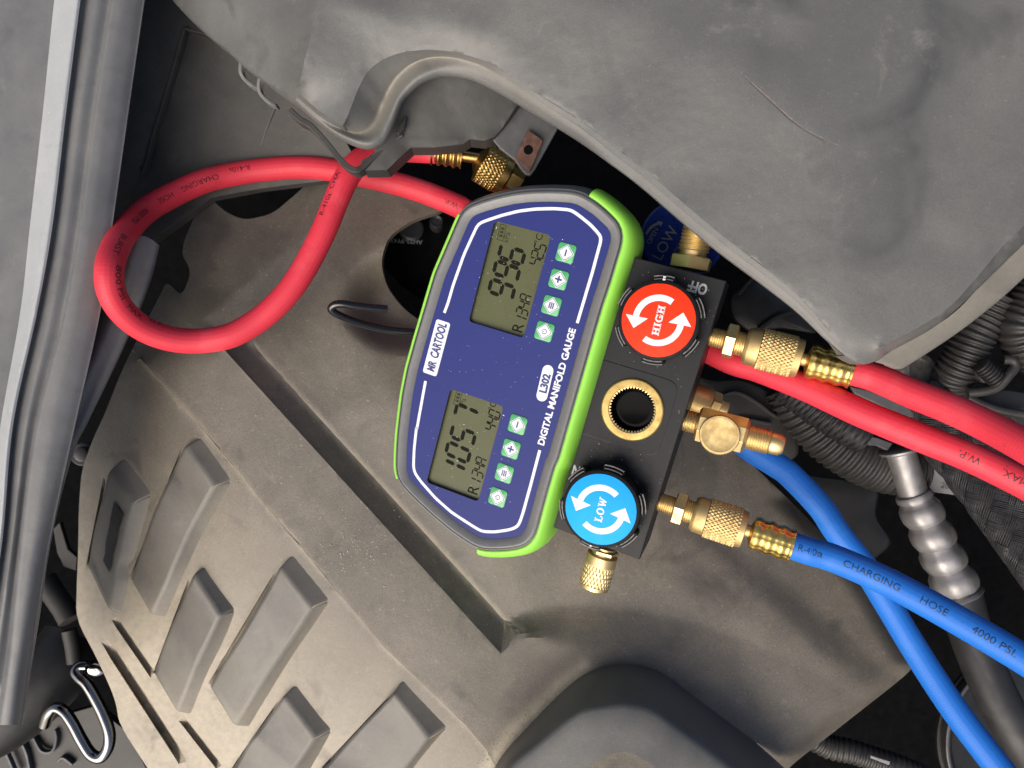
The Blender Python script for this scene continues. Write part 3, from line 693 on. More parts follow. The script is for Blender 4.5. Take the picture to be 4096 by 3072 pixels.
# steel bracket with rusty clip nut
br = thing('steel_bracket', P(2120, 560, -15), 'dark steel bracket with rusty brown clip nut under the airbox edge', 'bracket')
def plate(zone, pts, z, th, name, mat, parent, bevel=0.0006):
    q = zp(zone, pts)
    top = [P(a, b, z[i] if isinstance(z, (list, tuple)) else z) for i, (a, b) in enumerate(q)]
    n = len(top); vs = top + [p - Vector((0, 0, th * MM)) for p in top]
    mb = MB().add(vs, [list(range(n)), list(range(n, 2 * n))[::-1]] + [[i, (i + 1) % n, n + (i + 1) % n, n + i] for i in range(n)])
    return mb.build(name, mat, parent, smooth=None, bevel=bevel)
plate('T2', [(1690, 880), (1740, 940), (1830, 1010), (1882, 1085), (1905, 1105), (1932, 1108), (1960, 1070), (2110, 800), (1960, 640), (1860, 640), (1760, 790)], -14, 3, 'plate', 'steel_grey', br)
rc = plate('T2', [(1835, 1000), (1870, 915), (1915, 815), (2012, 885), (1965, 1000), (1925, 1085)], -10, 2.5, 'clip_nut', 'rust', br)
hp = P(*px('T2', 1917, 948), -10); m_ = MB(); lathe(m_, hp, Vector((0, 0, 1)), [(-1, 2.6), (.3, 2.6), (.3, 1.4)], 20); m_.build('hole', 'void', br)

# ------------------------------------------------------------------ long shroud down the left edge
shr = thing('radiator_shroud', P(250, 900, -20), 'long grey plastic shroud with a bright slanted edge down the left side', 'shroud')
rows_y = [-150, 0, 450, 900, 1250, 1700, 2170, 2600, 2900]
def cl(xs, z, dz=0): return [(x, y, z + dz * i) for i, (x, y) in enumerate(zip(xs, rows_y))]
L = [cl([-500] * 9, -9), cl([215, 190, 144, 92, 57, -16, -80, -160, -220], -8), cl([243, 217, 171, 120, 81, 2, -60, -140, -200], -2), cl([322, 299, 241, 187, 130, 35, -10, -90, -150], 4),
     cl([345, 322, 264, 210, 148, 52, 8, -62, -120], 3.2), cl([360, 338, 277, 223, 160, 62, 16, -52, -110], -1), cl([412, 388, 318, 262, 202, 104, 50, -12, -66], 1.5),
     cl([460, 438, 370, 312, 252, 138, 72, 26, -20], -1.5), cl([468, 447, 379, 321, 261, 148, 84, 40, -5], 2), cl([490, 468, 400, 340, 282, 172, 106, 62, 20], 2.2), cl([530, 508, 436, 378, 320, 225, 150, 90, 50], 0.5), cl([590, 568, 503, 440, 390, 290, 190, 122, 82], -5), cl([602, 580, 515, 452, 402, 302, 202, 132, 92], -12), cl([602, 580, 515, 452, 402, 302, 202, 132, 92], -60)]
loft(L[:3], n=70, name='side_panel', mat='shroud_plastic', parent=shr, sub=4, sharp=50)
loft(L[2:5], n=70, name='sheen_edge', mat='sheen_plastic', parent=shr, sub=4, sharp=50)  # bright sheen along this edge is painted by the lighter material
loft(L[4:], n=70, name='shroud_panel', mat='shroud_plastic', parent=shr, sub=4, sharp=50)
fl0 = zp('T4', [(930, 262, -32), (880, 420, -31), (800, 640, -30), (700, 900, -29), (560, 1250, -28), (380, 1659, -27)]) + zp('T5', [(230, 420, -26), (110, 880, -25), (20, 1300, -24)]) + zp('T6', [(-40, 500, -23), (-110, 1130, -22)])
fl1 = zp('T4', [(1010, 262, -27), (960, 450, -26), (880, 720, -25), (790, 930, -24), (650, 1250, -23), (475, 1659, -22)]) + zp('T5', [(350, 400, -20), (260, 800, -19), (190, 1200, -18)]) + zp('T6', [(150, 500, -17), (60, 1130, -17)])
fl2 = zp('T4', [(1090, 275, -29), (1030, 480, -28), (950, 760, -27), (850, 980, -26), (710, 1290, -25), (540, 1659, -24)]) + zp('T5', [(430, 380, -22), (330, 800, -21), (255, 1200, -20)]) + zp('T6', [(215, 500, -19), (110, 1160, -19)])
fl3 = zp('T4', [(1170, 330, -32), (1120, 540, -31), (1040, 770, -30), (935, 1020, -29), (790, 1330, -28), (630, 1659, -27)]) + zp('T5', [(540, 370, -26), (430, 760, -25), (345, 1180, -24)]) + zp('T6', [(290, 520, -23), (195, 1110, -23)])
fl4 = [(a + 3, b, c - 14) for a, b, c in fl3]
loft([fl0, fl1, fl2, fl3, fl4], n=70, name='sealing_lip', mat='shroud_plastic', parent=shr, sub=4, sharp=50)
for zone, q in (('T4', [(585, 1190), (655, 1075), (668, 1085), (605, 1212)]), ('T6', [(85, 590), (108, 590), (104, 690), (84, 685)]), ('T6', [(62, 880), (82, 885), (70, 965), (48, 960)])):
    plate(zone, q, -12, 0.6, 'slot', 'void', shr, bevel=0)

# black moulded panel between shroud and air box
bp = thing('inner_panel', P(900, 400, -62), 'black grained plastic panel with raised lip between shroud and airbox, top left', 'panel')
ps = Sheet([(a, b, z) for a, b, z in F((300, -90, -44), (420, -90, -48), (520, 60, -55), (720, 250, -62), (760, 330, -68), (735, 385, -74), (690, 392, -75), (560, 408, -74), (455, 428, -74), (430, 448, -74), (330, 520, -72), (200, 600, -68), (200, 400, -56))],
           [zp('T1', [(1368, 205, -53), (1250, 620, -56), (1130, 1010, -60), (1050, 1250, -64), (940, 1530, -68)]), zp('T1', [(1388, 245, -58), (1275, 640, -61), (1155, 1030, -65), (1075, 1270, -69)]), zp('T1', [(1400, 255, -58), (1480, 262, -58), (1580, 275, -58)]),
            zp('T1', [(1380, 215, -53), (1480, 225, -53), (1570, 250, -53)])], step=22, smooth=4)
ps.build('panel_face', 'panel_plastic', bp, skirt=8, sharp=30)
pr = Path(zp('T1', [(1358, 200, -51.5), (1240, 610, -54.5), (1120, 1000, -58.5), (1062, 1225, -62), (1030, 1290, -64), (940, 1530, -68)]), 50)
ribbon(pr, 1.8, 5, 'raised_lip', 'panel_plastic', bp)
ribbon(Path(zp('T1', [(1358, 200, -51.5), (1400, 218, -52), (1480, 235, -53), (1600, 285, -54)]), 20), 1.8, 5, 'raised_lip', 'panel_plastic', bp)
ribbon(Path(zp('T1', [(890, 1180, -64.5), (970, 1212, -63.5), (1062, 1240, -62)]), 12), 2.4, 5, 'cross_rib', 'panel_plastic', bp)
ribbon(Path(zp('T1', [(2030, 780, -62), (1960, 960, -66), (1890, 1165, -71)]), 16), 0.9, 3, 'moulding_line', 'airbox_plastic', bp)
# ================================================================== the digital manifold gauge
DM = Matrix(((0.25681648, -0.91275744, -0.31767775), (0.95244178, 0.29481006, -0.07708232), (0.16401206, -0.28277355, 0.9450604)))
DO = Vector((-0.001631, 0.056888, 0.0))
MW = Matrix.Translation(DO) @ DM.to_4x4()
MWi = MW.inverted()
def dev(u, v, h=0.0):
    """photo pixel -> gauge coordinates (mm) on the plane h mm above its face"""
    o = MWi @ Vector((0, 0, CAM_H)); d = DM.transposed() @ Vector(((u - 2048) / FPX, -(v - 1536) / FPX, -1))
    t = (h * MM - o.z) / d.z; p = o + d * t
    return np.array([p.x * 1000, p.y * 1000])
def dz(zone, pts, h=0.0): return [dev(*px(zone, *p), h) for p in pts]
def W(x, y, z): return MW @ Vector((x * MM, y * MM, z * MM))
gauge = thing('manifold_gauge', None, 'green and blue digital manifold gauge with two displays on a black valve block', 'gauge', mat=MW)
def fine(poly, n=160, closed=True, corner=False):
    q = [np.array(p) for p in poly]
    if closed: q.append(q[0])
    return resamp(np.array([np.append(p, 0) for p in q]), n + (1 if closed else 0))[:-1 if closed else None, :2]
def smoothp(poly, it=3, closed=True):
    p = np.array(poly)
    for _ in range(it):
        if closed: p = 0.25 * np.roll(p, 1, 0) + 0.5 * p + 0.25 * np.roll(p, -1, 0)
        else: p[1:-1] = 0.25 * p[:-2] + 0.5 * p[1:-1] + 0.25 * p[2:]
    return p
def offset(poly, d):
    p = np.array(poly); t = np.roll(p, -1, 0) - np.roll(p, 1, 0); t /= np.linalg.norm(t, axis=1)[:, None]
    n = np.stack([t[:, 1], -t[:, 0]], 1)
    area = 0.5 * np.sum(p[:, 0] * np.roll(p[:, 1], -1) - np.roll(p[:, 0], -1) * p[:, 1])
    if area < 0: n = -n
    dd = np.asarray(d); return p + n * (dd[:, None] if dd.ndim else dd)
panel = dz('A', [(0, 1080), (130, 780), (255, 490), (290, 435), (420, 388), (560, 347), (720, 310), (900, 289), (1100, 285), (1280, 292), (1375, 306), (1450, 346), (1560, 420), (1680, 530), (1735, 590), (1752, 640), (1738, 720), (1625, 1100)]) + \
    dz('B', [(2125, 20), (2035, 330), (1903, 800), (1780, 1230), (1660, 1659)]) + \
    dz('C', [(1640, 350), (1540, 700), (1450, 1040), (1420, 1125), (1360, 1170), (1200, 1195), (1060, 1198), (970, 1190), (900, 1155), (700, 1020), (500, 850), (330, 690), (200, 555), (172, 470), (175, 300), (188, 100)]) + \
    dz('B', [(205, 1270), (240, 1000), (290, 750), (380, 430)])
panel = smoothp(fine(panel, 260), 2)
if np.sum(panel[:, 0] * np.roll(panel[:, 1], -1) - np.roll(panel[:, 0], -1) * panel[:, 1]) < 0: panel = panel[::-1]
def rrect(cx, cy, hx, hy, r, n=5):
    out = []
    for sx, sy, a0 in ((1, 1, 0), (-1, 1, 90), (-1, -1, 180), (1, -1, 270)):
        for k in range(n + 1):
            a = math.radians(a0 + 90 * k / n); out.append((cx + sx * (hx - r) + r * math.cos(a), cy + sy * (hy - r) + r * math.sin(a)))
    return out
LC = [(0.0, 0.0), (-96.297, 0.716)]; LH = (28.37, 16.6)
holes = [rrect(c[0], c[1], LH[0], LH[1], 2.2) for c in LC]
# housing: ring round the face plate, then down the sides
def ring(off, z, o=None): return [Vector((p[0] * MM, p[1] * MM, z * MM)) for p in offset(panel, off)]
def rings(spec): return [[MW @ q for q in ring(o, z)] for o, z in spec]
MB().grid(rings([(-0.6, -0.6), (0.1, -0.5), (0.3, -0.2), (3.5, 1.6), (4.2, 1.85), (4.9, 1.6), (5.5, 1.3), (7.0, 0.6), (9.0, -3.5), (10.5, -8), (11.3, -14), (10.5, -34)]), close_c=True, cap1=True).build('housing', 'grey_housing', gauge, smooth=30)
MB().grid(rings([(5.2, 1.3), (5.4, 1.75), (5.9, 1.75), (6.1, 1.0)]), close_c=True).build('seam', 'lcd_wall', gauge, smooth=40)
# face plate with the two display windows cut out
pts = [Vector(p) for p in panel]; n0 = len(pts); ed = [(i, (i + 1) % n0) for i in range(n0)]
for h in holes:
    k = len(pts); pts += [Vector(p) for p in h]; ed += [(k + i, k + (i + 1) % len(h)) for i in range(len(h))]
v2, _, f2, _, _, _ = delaunay_2d_cdt(pts, ed, [], 4, 1e-5)
def in_hole(f):
    c = sum((v2[i] for i in f), Vector((0, 0))) / len(f)
    return any(abs(c.x - q[0]) < LH[0] - .02 and abs(c.y - q[1]) < LH[1] - .02 for q in LC)
mb = MB().add([W(p.x, p.y, 0.05) for p in v2], [list(f) for f in f2 if not in_hole(f)])
faceplate = mb.build('face_plate', 'blue_panel', gauge, smooth=None)
def flat_poly(poly, z, fn=None): return MB().add([W(p[0], p[1], z) for p in poly], [list(range(len(poly)))])
def stroke(pts, w, z, closed=False):
    p = np.array(pts); t = np.gradient(p, axis=0); t /= np.linalg.norm(t, axis=1)[:, None]; n = np.stack([-t[:, 1], t[:, 0]], 1)
    return MB().grid([[W(*(p[i] + n[i] * w / 2), z), W(*(p[i] - n[i] * w / 2), z)] for i in range(len(p))])
w1 = dz('B', [(573, 135), (609, 40)]) + dz('A', [(90, 1150), (200, 840), (300, 620), (338, 540), (362, 510), (430, 482), (600, 425), (780, 380), (950, 359), (1150, 354), (1310, 366), (1350, 382), (1430, 440), (1540, 530), (1625, 625), (1645, 655), (1640, 700), (1560, 1000), (1450, 1370), (1393, 1560)])
w2 = dz('B', [(375, 855), (330, 1100), (280, 1380)]) + dz('C', [(283, 0), (255, 250), (248, 440), (262, 505), (330, 600), (480, 770), (650, 920), (850, 1050), (945, 1108), (985, 1122), (1100, 1126), (1250, 1105), (1325, 1080), (1358, 1050), (1400, 930), (1480, 640), (1578, 265)])
for w in (w1, w2): stroke(smoothp(fine(w, 140, closed=False), 2, False), 1.65, 0.13).build('border_line', 'white_print', faceplate, smooth=None, recalc=False)

SEG = {'0': 'abcdef', '1': 'bc', '2': 'abged', '3': 'abgcd', '4': 'fgbc', '5': 'afgcd', '6': 'afgedc', '7': 'abc', '8': 'abcdefg', '9': 'abcdfg', 'A': 'abcefg', '-': 'g'}
def seg7(mb, ch, cx, cy, w, h, t, z, slant=0.08, gap=0.0):
    H = h / 2
    def q(pts): mb.add([W(cx + x + slant * y, cy + y, z) for x, y in pts], [list(range(len(pts)))])
    g = t * 0.12
    def hor(y, s=0):
        a = w / 2 - g; q([(-a, y), (-a + t / 2, y + t / 2), (a - t / 2, y + t / 2), (a, y), (a - t / 2, y - t / 2), (-a + t / 2, y - t / 2)])
    def ver(x, y0, y1):
        a, b = y0 + g + t * .1, y1 - g - t * .1; q([(x, a), (x + t / 2, a + t / 2), (x + t / 2, b - t / 2), (x, b), (x - t / 2, b - t / 2), (x - t / 2, a + t / 2)])
    X = 0 if ch == '1' else w / 2
    for s in SEG.get(ch, ''):
        if s == 'a': hor(H)
        if s == 'g': hor(0)
        if s == 'd': hor(-H)
        if s == 'b': ver(X, 0, H)
        if s == 'c': ver(X, -H, 0)
        if s == 'f': ver(-X, 0, H)
        if s == 'e': ver(-X, -H, 0)
    return mb
def print_text(s, x, y, size, ang, z, parent, mat, bold=0.0, sx=1.0, name='lettering', shear=0.0):
    ca, sa = math.cos(math.radians(ang)), math.sin(math.radians(ang))
    return bm_to(MB(), text_mesh(s, size, bold=bold, sx=sx, shear=shear), lambda a, b: W(x + a * ca - b * sa, y + a * sa + b * ca, z)).build(name, mat, parent, smooth=None, recalc=False)
ZL = -2.6
def lcd(c, h, big, temp, small):
    cx, cy = c; d = MB()
    d.add([W(cx + sx * (LH[0] + 1.5), cy + sy * (LH[1] + 1.5), ZL) for sx, sy in ((-1, -1), (1, -1), (1, 1), (-1, 1))], [[0, 1, 2, 3]])
    scr = d.build('display', 'lcd_glass', gauge, smooth=None)
    MB().grid([[W(p[0], p[1], z) for p in h] for z in (0.04, ZL)], close_c=True).build('window_frame', 'lcd_wall', scr, smooth=None, recalc=False)
    zi = ZL + 0.05
    for ch, (x, y) in big:
        seg7(MB(), ch, x, y, 7.0, 14.2, 2.2, zi).build('digit', 'lcd_ink', scr, smooth=None, recalc=False)
    lx = {k: dev(*px(*q), ZL) for k, q in small.items()}
    print_text('R', *lx['R'], 9.2, 0, zi, scr, 'lcd_ink', sx=.95, bold=.03)
    for k, ch in enumerate('134A'):
        seg7(MB(), ch, *lx[('a', 'b', 'c_', 'd')[k]], 3.0, 6.6, 0.75, zi).build('small_digit', 'lcd_ink', scr, smooth=None, recalc=False)
    for k, ch in enumerate(temp):
        seg7(MB(), ch, *lx['xyz'[k]], 3.1, 6.6, 0.8, zi).build('small_digit', 'lcd_ink', scr, smooth=None, recalc=False)
    dp = (lx['y'] + lx['z']) / 2
    MB().box(W(dp[0], dp[1] - 3.4, zi), (0.0008, 0.0008, 0.00005), DM).build('decimal_point', 'lcd_ink', scr, smooth=None)
    print_text('\u00b0C', *lx['c'], 5.4, 0, zi, scr, 'lcd_ink', sx=.95)
    print_text('kPa', *lx['k'], 4.4, 0, zi, scr, 'lcd_ink_faint', sx=.95)
    bt = MB()
    ux, uy = lx['B']; ou = rrect(ux, uy, 4.4, 1.9, .5, 3); iu = rrect(ux, uy, 4.05, 1.55, .4, 3)
    bt.grid([[W(*p, zi) for p in ou], [W(*p, zi) for p in iu]], close_c=True)
    for k in range(3): bt.add([W(ux - 1.9 + k * 2.0 + a, uy + b, zi) for a, b in ((-.65, -1), (.65, -1), (.65, 1), (-.65, 1))], [[0, 1, 2, 3]])
    bt.build('battery_icon', 'lcd_ink_faint', scr, smooth=None, recalc=False)
g1 = [dev(*px('A', *p), ZL) for p in ((597, 1205), (648, 1012), (702, 838))]
g2 = [dev(*px(zn, *p), ZL) for zn, p in (('C', (690, 418)), ('C', (716, 288)), ('B', (768, 1425)), ('B', (810, 1205)))]
lcd(LC[0], holes[0], list(zip('996', g1)), '425', dict(R=('A', 768, 1605), a=('A', 808, 1500), b=('A', 812, 1443), c_=('A', 0, 0), d=('A', 852, 1295), x=('A', 948, 912), y=('A', 975, 838), z=('A', 1004, 760), c=('A', 985, 672), k=('A', 650, 655), B=('A', 598, 605)) | {'c_': ('A', 832, 1372)}); lcd(LC[1], holes[1], list(zip('1057', g2)), '440', dict(R=('C', 878, 680), a=('C', 908, 578), b=('C', 922, 518), c_=('C', 942, 448), d=('C', 962, 380), x=('B', 1058, 1340), y=('B', 1078, 1272), z=('B', 1100, 1198), c=('B', 1080, 1115), k=('B', 765, 1085), B=('B', 715, 1030)))

def icon(k, x, y, parent, z):
    if k == 0: MB().box(W(x, y, z), (0.0036, 0.0008, 0.00008), DM).build('icon', 'blue_print', parent, smooth=None)
    elif k == 1:
        m = MB(); m.box(W(x, y, z), (0.0038, 0.0009, 0.00008), DM); m.box(W(x, y, z + .02), (0.0009, 0.0038, 0.00008), DM); m.build('icon', 'blue_print', parent, smooth=None)
    elif k == 2:
        m = MB()
        for d in (-1, 0, 1): m.box(W(x, y + d * 1.05, z), (0.0034, 0.00065, 0.00008), DM)
        m.build('icon', 'blue_print', parent, smooth=None)
    else:
        a = np.linspace(math.radians(125), math.radians(415), 24); m = stroke([(x + 1.25 * math.cos(q), y + 1.25 * math.sin(q)) for q in a], 0.35, z + .02)
        m.add([W(x + p, y + q, z + .03) for p, q in ((-.18, 0.1), (.18, 0.1), (.18, 1.6), (-.18, 1.6))], [[0, 1, 2, 3]])
        m.build('icon', 'blue_print', parent, smooth=None, recalc=False)
for cx, cy in LC:
    for i in range(4):
        x, y = cx + 21.34 - i * 14.343, cy - 27.08
        m = MB()
        prof = [(4.95, 0.08), (4.9, 0.45), (4.55, 0.62)]
        m.grid([[W(*p, z) for p in rrect(x, y, hh, hh, 1.5 * hh / 4.95, 4)] for hh, z in prof], close_c=True, cap1=True)
        b = m.build('button', 'button_green', gauge, smooth=30)
        dm = lambda r, rr: smoothp(fine([(x + r, y), (x, y + r), (x - r, y), (x, y - r)], 48), rr)
        MB().add([W(*p, 0.68) for p in dm(4.75, 2)], [list(range(48))]).build('diamond', 'white_print', b, smooth=None, recalc=False)
        q0, q1 = dm(4.3, 2), dm(3.9, 2)
        MB().grid([[W(*p, .74) for p in q0], [W(*p, .74) for p in q1]], close_c=True).build('diamond_outline', 'blue_print', b, smooth=None, recalc=False)
        icon(i, x, y, b, 0.78)
# printed name plate, model pill and title
np_ = dz('B', [(490, 205), (638, 240), (490, 812), (345, 755)]); c = sum(np_) / 4
hx = (np.linalg.norm(np_[0] - np_[3]) + np.linalg.norm(np_[1] - np_[2])) / 4; hy = (np.linalg.norm(np_[0] - np_[1]) + np.linalg.norm(np_[3] - np_[2])) / 4
pa = math.degrees(math.atan2(*(np_[0] - np_[3])[::-1]))
ca, sa = math.cos(math.radians(pa)), math.sin(math.radians(pa))
oct_ = [(hx, hy - .8), (hx - .8, hy - .1), (hx - 1.6, hy), (-hx + 1.6, hy), (-hx + .8, hy - .1), (-hx, hy - .8), (-hx, -hy + .8), (-hx + .8, -hy + .1), (-hx + 1.6, -hy), (hx - 1.6, -hy), (hx - .8, -hy + .1), (hx, -hy + .8)]
npl = flat_poly([(c[0] + a * ca - b * sa, c[1] + a * sa + b * ca) for a, b in oct_], 0.14).build('name_plate', 'white_print', gauge, smooth=None, recalc=False)
dtx = lambda q: (c[0] + q * ca, c[1] + q * sa)
print_text('CARTOOL', *dtx(4.4), 7.2, pa, 0.21, npl, 'blue_print', bold=0.28, sx=.60, shear=.12)
print_text('MR', *dtx(-10.8), 6.6, pa, 0.21, npl, 'blue_print', bold=0.28, sx=.62, shear=.12)
pc = dev(*px('B', 1632, 877)); pt = dev(*px('B', 1680, 690)); pb = dev(*px('B', 1590, 1068)); pang = math.degrees(math.atan2(*(pt - pb)[::-1])); pl_ = np.linalg.norm(pt - pb) / 2
ca2, sa2 = math.cos(math.radians(pang)), math.sin(math.radians(pang))
pill = flat_poly([(pc[0] + a * ca2 - b * sa2, pc[1] + a * sa2 + b * ca2) for a, b in rrect(0, 0, pl_, 3.1, 3.09, 8)], 0.14).build('model_plate', 'white_print', gauge, smooth=None, recalc=False)
print_text('L302', pc[0], pc[1], 5.8, pang, 0.21, pill, 'blue_print', bold=0.28, sx=.92)
ta, tb = dev(*px('B', 1588, 1525)), dev(*px('B', 1925, 300)); tc = (ta + tb) / 2; tl = np.linalg.norm(tb - ta); tang = math.degrees(math.atan2(*(tb - ta)[::-1]))
bm = text_mesh('DIGITAL MANIFOLD GAUGE', 5.2, bold=0.18); xs = [v.co.x for v in bm.verts]; fx = tl / (max(xs) - min(xs)); bm.free()
print_text('DIGITAL MANIFOLD GAUGE', tc[0], tc[1], 5.2, tang, 0.14, faceplate, 'white_print', bold=0.18, sx=fx)

# green rubber bumpers, left and right
def near_i(pt):
    return int(np.argmin(((panel - pt) ** 2).sum(1)))
def bumper(i0, i1, spec, name='bumper'):
    n = len(panel); idx = []; i = i0
    while True:
        idx.append(i)
        if i == i1: break
        i = (i + 1) % n
    rows = []
    offs = [(offset(panel, o), z) for o, z in spec]; m = len(idx)
    for k, i in enumerate(idx):
        e = min(k, m - 1 - k); tp = 0.35 + 0.65 * min(1, e / 3.0)
        rows.append([W(*o[i], z if j < 1 else z) for j, (o, z) in enumerate(offs)])
    return MB().grid(rows, close_c=True, cap0=True, cap1=True).build(name, 'green_rubber', gauge, smooth=30, bevel=0.0005)
sp_r = [(6.0, -2), (6.6, 0.9), (7.1, 1.7), (8.4, 1.5), (9.8, 0.6), (11.6, -2.5), (12.8, -8), (13.6, -18), (13.2, -28), (9.5, -30), (7.0, -20)]
sp_l = [(5.8, -2), (6.3, 0.8), (6.7, 1.5), (7.6, 1.2), (8.2, 0.3), (8.8, -4), (9.4, -10), (10.0, -18), (9.6, -28), (8.5, -30), (6.5, -20)]
a0, a1 = near_i(dev(*px('A', 1470, 340))), near_i(dev(*px('C', 960, 1190)))
b0_, b1_ = near_i(dev(*px('A', 262, 470))), near_i(dev(*px('C', 185, 535)))
def order(i, j):   # walk the way that does not cross the end caps
    n = len(panel); return (i, j) if (j - i) % n < (i - j) % n else (j, i)
bumper(*order(a0, a1), sp_r); bumper(*order(b0_, b1_), sp_l)
# hanging hook of black wire on the upper side
hk = Path([(*px('F', x, y), z) for x, y, z in ((905, 719, -42), (843, 713.6, -38), (794.5, 703, -32), (757, 691, -26), (730, 679.4, -21), (715.4, 668.6, -18), (722, 659, -16), (740, 656.5, -16), (769, 660.8, -18), (804, 664.7, -21), (836, 667.7, -24))], 90)
tube(hk, 2.25, 18).build('hook', 'black_wire', gauge, smooth=60)

# valve block
ZB = -9.0; BT = 38.0
c1 = dev(*px('D', 1890, 490), ZB); c2 = dev(*px('G', 1370, 1465), ZB); c3 = dev(*px('D', 640, 180), ZB); c4 = dev(*px('G', 220, 1000), ZB)
xt = (c1[0] + c3[0]) / 2; xb = (c2[0] + c4[0]) / 2; yr = (c1[1] + c2[1]) / 2; yl = yr + 60
print('block', c1, c2, c3, c4)
def lbox(x0, x1, y0, y1, z0, z1, name, mat, parent, bevel=0.0005):
    return MB().add([W(x, y, z) for x in (x0, x1) for y in (y0, y1) for z in (z0, z1)], [[0, 1, 3, 2], [4, 6, 7, 5], [0, 4, 5, 1], [2, 3, 7, 6], [0, 2, 6, 4], [1, 5, 7, 3]]).build(name, mat, parent, smooth=None, bevel=bevel)
sc_ = dev(*px('E', 1140, 685), ZB)
srad = np.linalg.norm(dev(*px('E', 1572, 685), ZB + 1.5) - dev(*px('E', 705, 685), ZB + 1.5)) / 2
bore = [(sc_[0] + srad * .85 * math.cos(a_), sc_[1] + srad * .85 * math.sin(a_)) for a_ in np.linspace(0, 2 * math.pi, 49)[:-1]]
def holed(poly):
    pts = [Vector(p) for p in poly] + [Vector(p) for p in bore]; n = len(poly); m_ = len(bore)
    v_, _, f_, _, _, _ = delaunay_2d_cdt(pts, [(i, (i + 1) % n) for i in range(n)] + [(n + i, n + (i + 1) % m_) for i in range(m_)], [], 4, 1e-5)
    return v_, [list(f) for f in f_ if ((sum((v_[i] for i in f), Vector((0, 0))) / len(f)) - Vector(sc_)).length > srad * .85 * .9 or max((v_[i] - Vector(sc_)).length for i in f) > srad * .87]
rect = [(xb, yr), (xt, yr), (xt, yl), (xb, yl)]
vv, ff = holed(rect); n = len(vv); ci = [min(range(n), key=lambda i: (vv[i] - Vector(r)).length) for r in rect]
mb = MB().add([W(p.x, p.y, ZB) for p in vv] + [W(*r, ZB - BT) for r in rect], ff + [[n, n + 1, n + 2, n + 3]] + [[ci[i], ci[(i + 1) % 4], n + (i + 1) % 4, n + i] for i in range(4)])
block = mb.build('valve_block', 'black_anodised', gauge, smooth=None, bevel=0.0005)
# slightly raised middle pad round the sight glass
e = dz('E', [(1370, 1325), (1755, 420)], ZB)
ex = abs(dev(*px('E', 1370, 1325), ZB)[0] - sc_[0]); padr = dev(*px('E', 1690, 680), ZB)[1]
pad = [(-ex, 40), (-ex, padr - sc_[1] + 5), (-ex + 1.2, padr - sc_[1] + 1.5), (-ex + 5, padr - sc_[1]), (ex - 5, padr - sc_[1]), (ex - 1.2, padr - sc_[1] + 1.5), (ex, padr - sc_[1] + 5), (ex, 40)]
pp = [(sc_[0] + a, sc_[1] + b) for a, b in smoothp(fine(pad, 60, False), 1, False)]; pin = [(sc_[0] + (x_ - sc_[0]) * .985, sc_[1] + (y_ - sc_[1]) * .985) for x_, y_ in pp]
vv, ff = holed(pin)
MB().grid([[W(*q, z) for q in P_] for P_, z in ((pp, ZB - .2), (pp, ZB + .28), (pin, ZB + .34))]).add([W(p.x, p.y, ZB + .34) for p in vv], ff).build('sight_pad', 'black_anodised', block, smooth=30)
# sight glass
so_ = W(sc_[0], sc_[1], ZB); ez = DM @ Vector((0, 0, 1))
m = MB(); R_ = srad
lathe(m, so_, ez, [(0, R_), (1.3, R_), (1.9, R_ * .965), (2.0, R_ * .93), (1.9, R_ * .76), (1.3, R_ * .745)], 72, cap=False); sring = m.build('sight_ring', 'brass_ring', gauge, smooth=25)
nt_ = 45; rows = []
for t, ro, ri in ((1.35, .76, .76), (0.9, .735, .675), (-9, .735, .675)):
    row = []
    for k in range(nt_ * 2):
        a = 2 * math.pi * k / (nt_ * 2); rr = R_ * (ri if k % 2 else ro); row.append(W(sc_[0] + rr * math.cos(a), sc_[1] + rr * math.sin(a), ZB + t))
    rows.append(row)
MB().grid(rows[:2], close_c=True).build('serrated_rim', 'brass', sring, smooth=None)
MB().grid(rows[1:], close_c=True).build('serrated_bore', 'lcd_wall', sring, smooth=None)
m = MB(); lathe(m, so_ + ez * -0.0065, ez, [(-2, R_ * .72), (0, R_ * .71), (.25, R_ * .66), (.05, R_ * .5), (0, 0.01)], 60); m.build('glass', 'sight_glass', sring, smooth=50)

